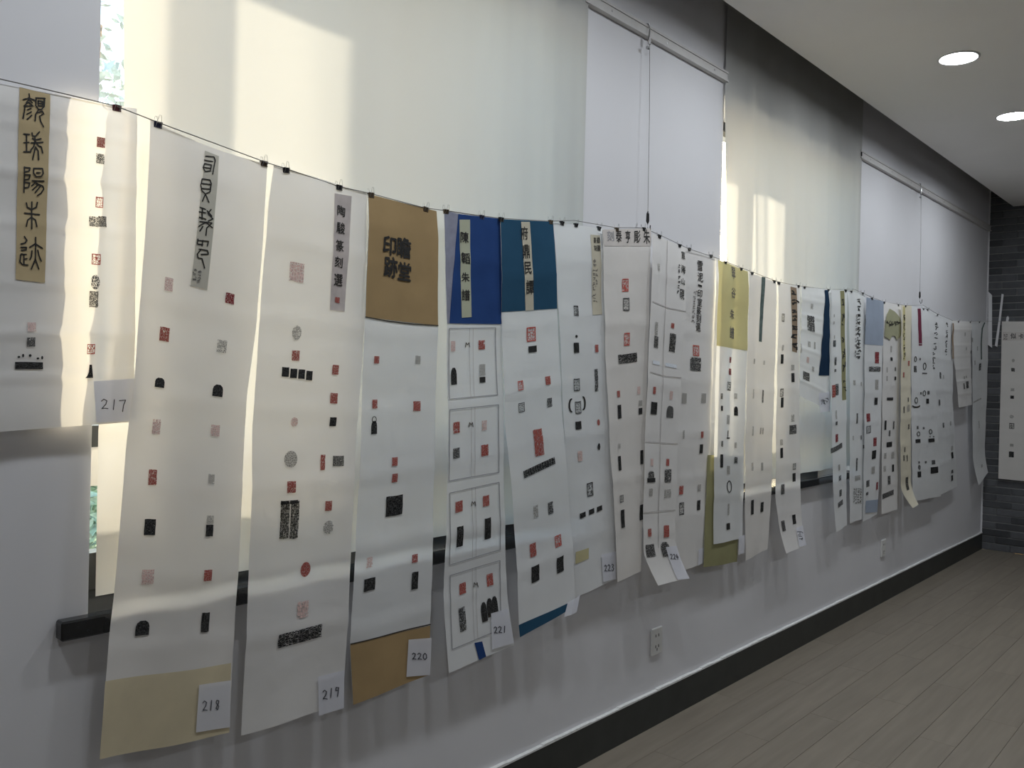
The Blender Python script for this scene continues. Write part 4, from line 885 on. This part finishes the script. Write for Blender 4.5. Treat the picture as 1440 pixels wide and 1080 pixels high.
# ---------------------------------------------------------------- binder clips
def clip_parts():
    """a binder clip round the origin: jaws at -z, spine at +z"""
    wd, hh, dp = .0095, .0065, .0055
    body = MB().add([(-wd, -dp, hh), (wd, -dp, hh), (wd, dp, hh), (-wd, dp, hh), (-wd, -.0016, -hh), (wd, -.0016, -hh), (wd, .0016, -hh), (-wd, .0016, -hh)],
                    [(0, 1, 2, 3), (0, 4, 5, 1), (2, 6, 7, 3), (0, 3, 7, 4), (1, 5, 6, 2), (4, 7, 6, 5)])
    body.tube([(-wd, -.0022, -hh), (wd, -.0022, -hh)], .0012, 6); body.tube([(-wd, .0022, -hh), (wd, .0022, -hh)], .0012, 6)
    hs = []
    for sg in (-1, 1):
        hs.append(MB().tube([(-.0065, sg * .003, -hh), (-.005, sg * .009, hh * .9), (-.0032, sg * .011, hh + .010), (-.002, sg * .011, hh + .0145), (.002, sg * .011, hh + .0145), (.0032, sg * .011, hh + .010), (.005, sg * .009, hh * .9), (.0065, sg * .003, -hh)], .0006, 5))
    return body, hs
CB, CH = clip_parts()
def me_of(mb, name, mat):
    me = bpy.data.meshes.new(name); me.from_pydata([tuple(v) for v in mb.v], [], mb.f); me.update(); me.materials.append(MATS[mat]); return me
BODY = {c: me_of(CB, 'clip_body', 'clip_' + c) for c in ('black', 'navy', 'maroon', 'brown')}
HAND = [me_of(h, 'wire_handle', 'steel') for h in CH]
WORDS = {'l': 'left top corner', 'r': 'right top corner', 'm': 'top edge'}
CL = [(163, 151, 'maroon', 1, 'r'), (221.5, 173.5, 'navy', 2, 'l'), (371, 228.5, 'brown', 2, 'r'), (402, 239, 'black', 3, 'l'), (476, 263.5, 'black', 3, 'm'), (521, 274, 'brown', 4, 'l'), (598, 294, 'brown', 4, 'r'), (627, 297, 'brown', 5, 'l'), (677, 305, 'navy', 5, 'm'), (702, 308, 'black', 6, 'l'), (774, 312, 'brown', 6, 'r'), (790, 312.5, 'black', 7, 'l'), (809, 311, 'black', 7, 'm'), (842, 317.5, 'black', 7, 'r'),
      (867, 321.5, 'brown', 8, 'm'), (905, 322, 'black', 8, 'r'), (927, 331, 'black', 9, 'l'), (955, 344.5, 'black', 9, 'r'), (969, 350.5, 'black', 10, 'm'), (999, 360, 'black', 10, 'r'), (1019, 367, 'black', 11, 'l'), (1042, 377, 'black', 11, 'r'), (1057, 383, 'black', 12, 'l'), (1088, 394.5, 'black', 12, 'r'), (1095, 397.5, 'black', 13, 'l'), (1122, 402.5, 'black', 13, 'r'), (1131, 404, 'black', 14, 'l'), (1164, 408, 'black', 14, 'r'),
      (1189, 408.5, 'black', 15, 'r'), (1197, 408, 'black', 16, 'l'), (1213, 412.5, 'black', 16, 'r'), (1226, 419.5, 'black', 17, 'm'), (1243, 425.5, 'black', 18, 'l'), (1263, 429, 'black', 18, 'r'), (1273, 430.5, 'black', 19, 'm'), (1298, 430, 'black', 20, 'r'), (1304, 435, 'black', 21, 'l'), (1318, 442.5, 'black', 21, 'm'), (1347, 452.5, 'black', 22, 'l'), (1364, 453, 'black', 22, 'r'), (1377, 453, 'black', 23, 'm')]
for x, y, c, key, side in CL:
    s = SCROLLS[key][0]
    u, v = s.uv(x, y); p = s.P(min(.98, max(.02, u)), max(0.0, v)); p.z -= .001
    o = empty('binder_clip', p, '%s binder clip pinching the %s of the %s' % (c, WORDS[side], SCROLLS[key][2]), 'clip', 'binder clips along the cord')
    o.rotation_euler = (random.uniform(-.08, .08), random.uniform(-.12, .12), 0)
    for nm, me in (('clip_body', BODY[c]), ('wire_handle', HAND[0]), ('wire_handle', HAND[1])):
        q = bpy.data.objects.new(nm, me); COL.objects.link(q); q.parent = o

# ---------------------------------------------------------------- paper strips in the brick corner
def strip(name, label, pts, mat, x, th=.0008):
    v = [on_x(a, b, x) for a, b in pts]; n = len(v)
    v2 = [p + Vector((th, 0, 0)) for p in v]
    tag(obj(name, v + v2, [tuple(range(n)), tuple(range(2 * n - 1, n - 1, -1))] + [(i, i + n, (i + 1) % n + n, (i + 1) % n) for i in range(n)], mat), label, 'paper strip')
strip('paper_strip', 'broad white paper strip hanging upright in the brick corner', [(1389.8, 410), (1395, 415), (1395, 489), (1389.2, 485)], 'white_strip', XC - .040)
strip('paper_strip', 'slim slanting white paper strip on the brick wall beside the scroll', [(1408.5, 413), (1411.5, 414), (1407, 452), (1402.5, 488), (1399, 486), (1404, 452)], 'white_strip', XC - .041)
strip('paper_strip', 'tiny torn white paper scrap above the scroll on brick wall', [(1415.5, 446), (1417.5, 444), (1419, 447), (1418, 452), (1414.5, 452)], 'white_strip', XC - .042)
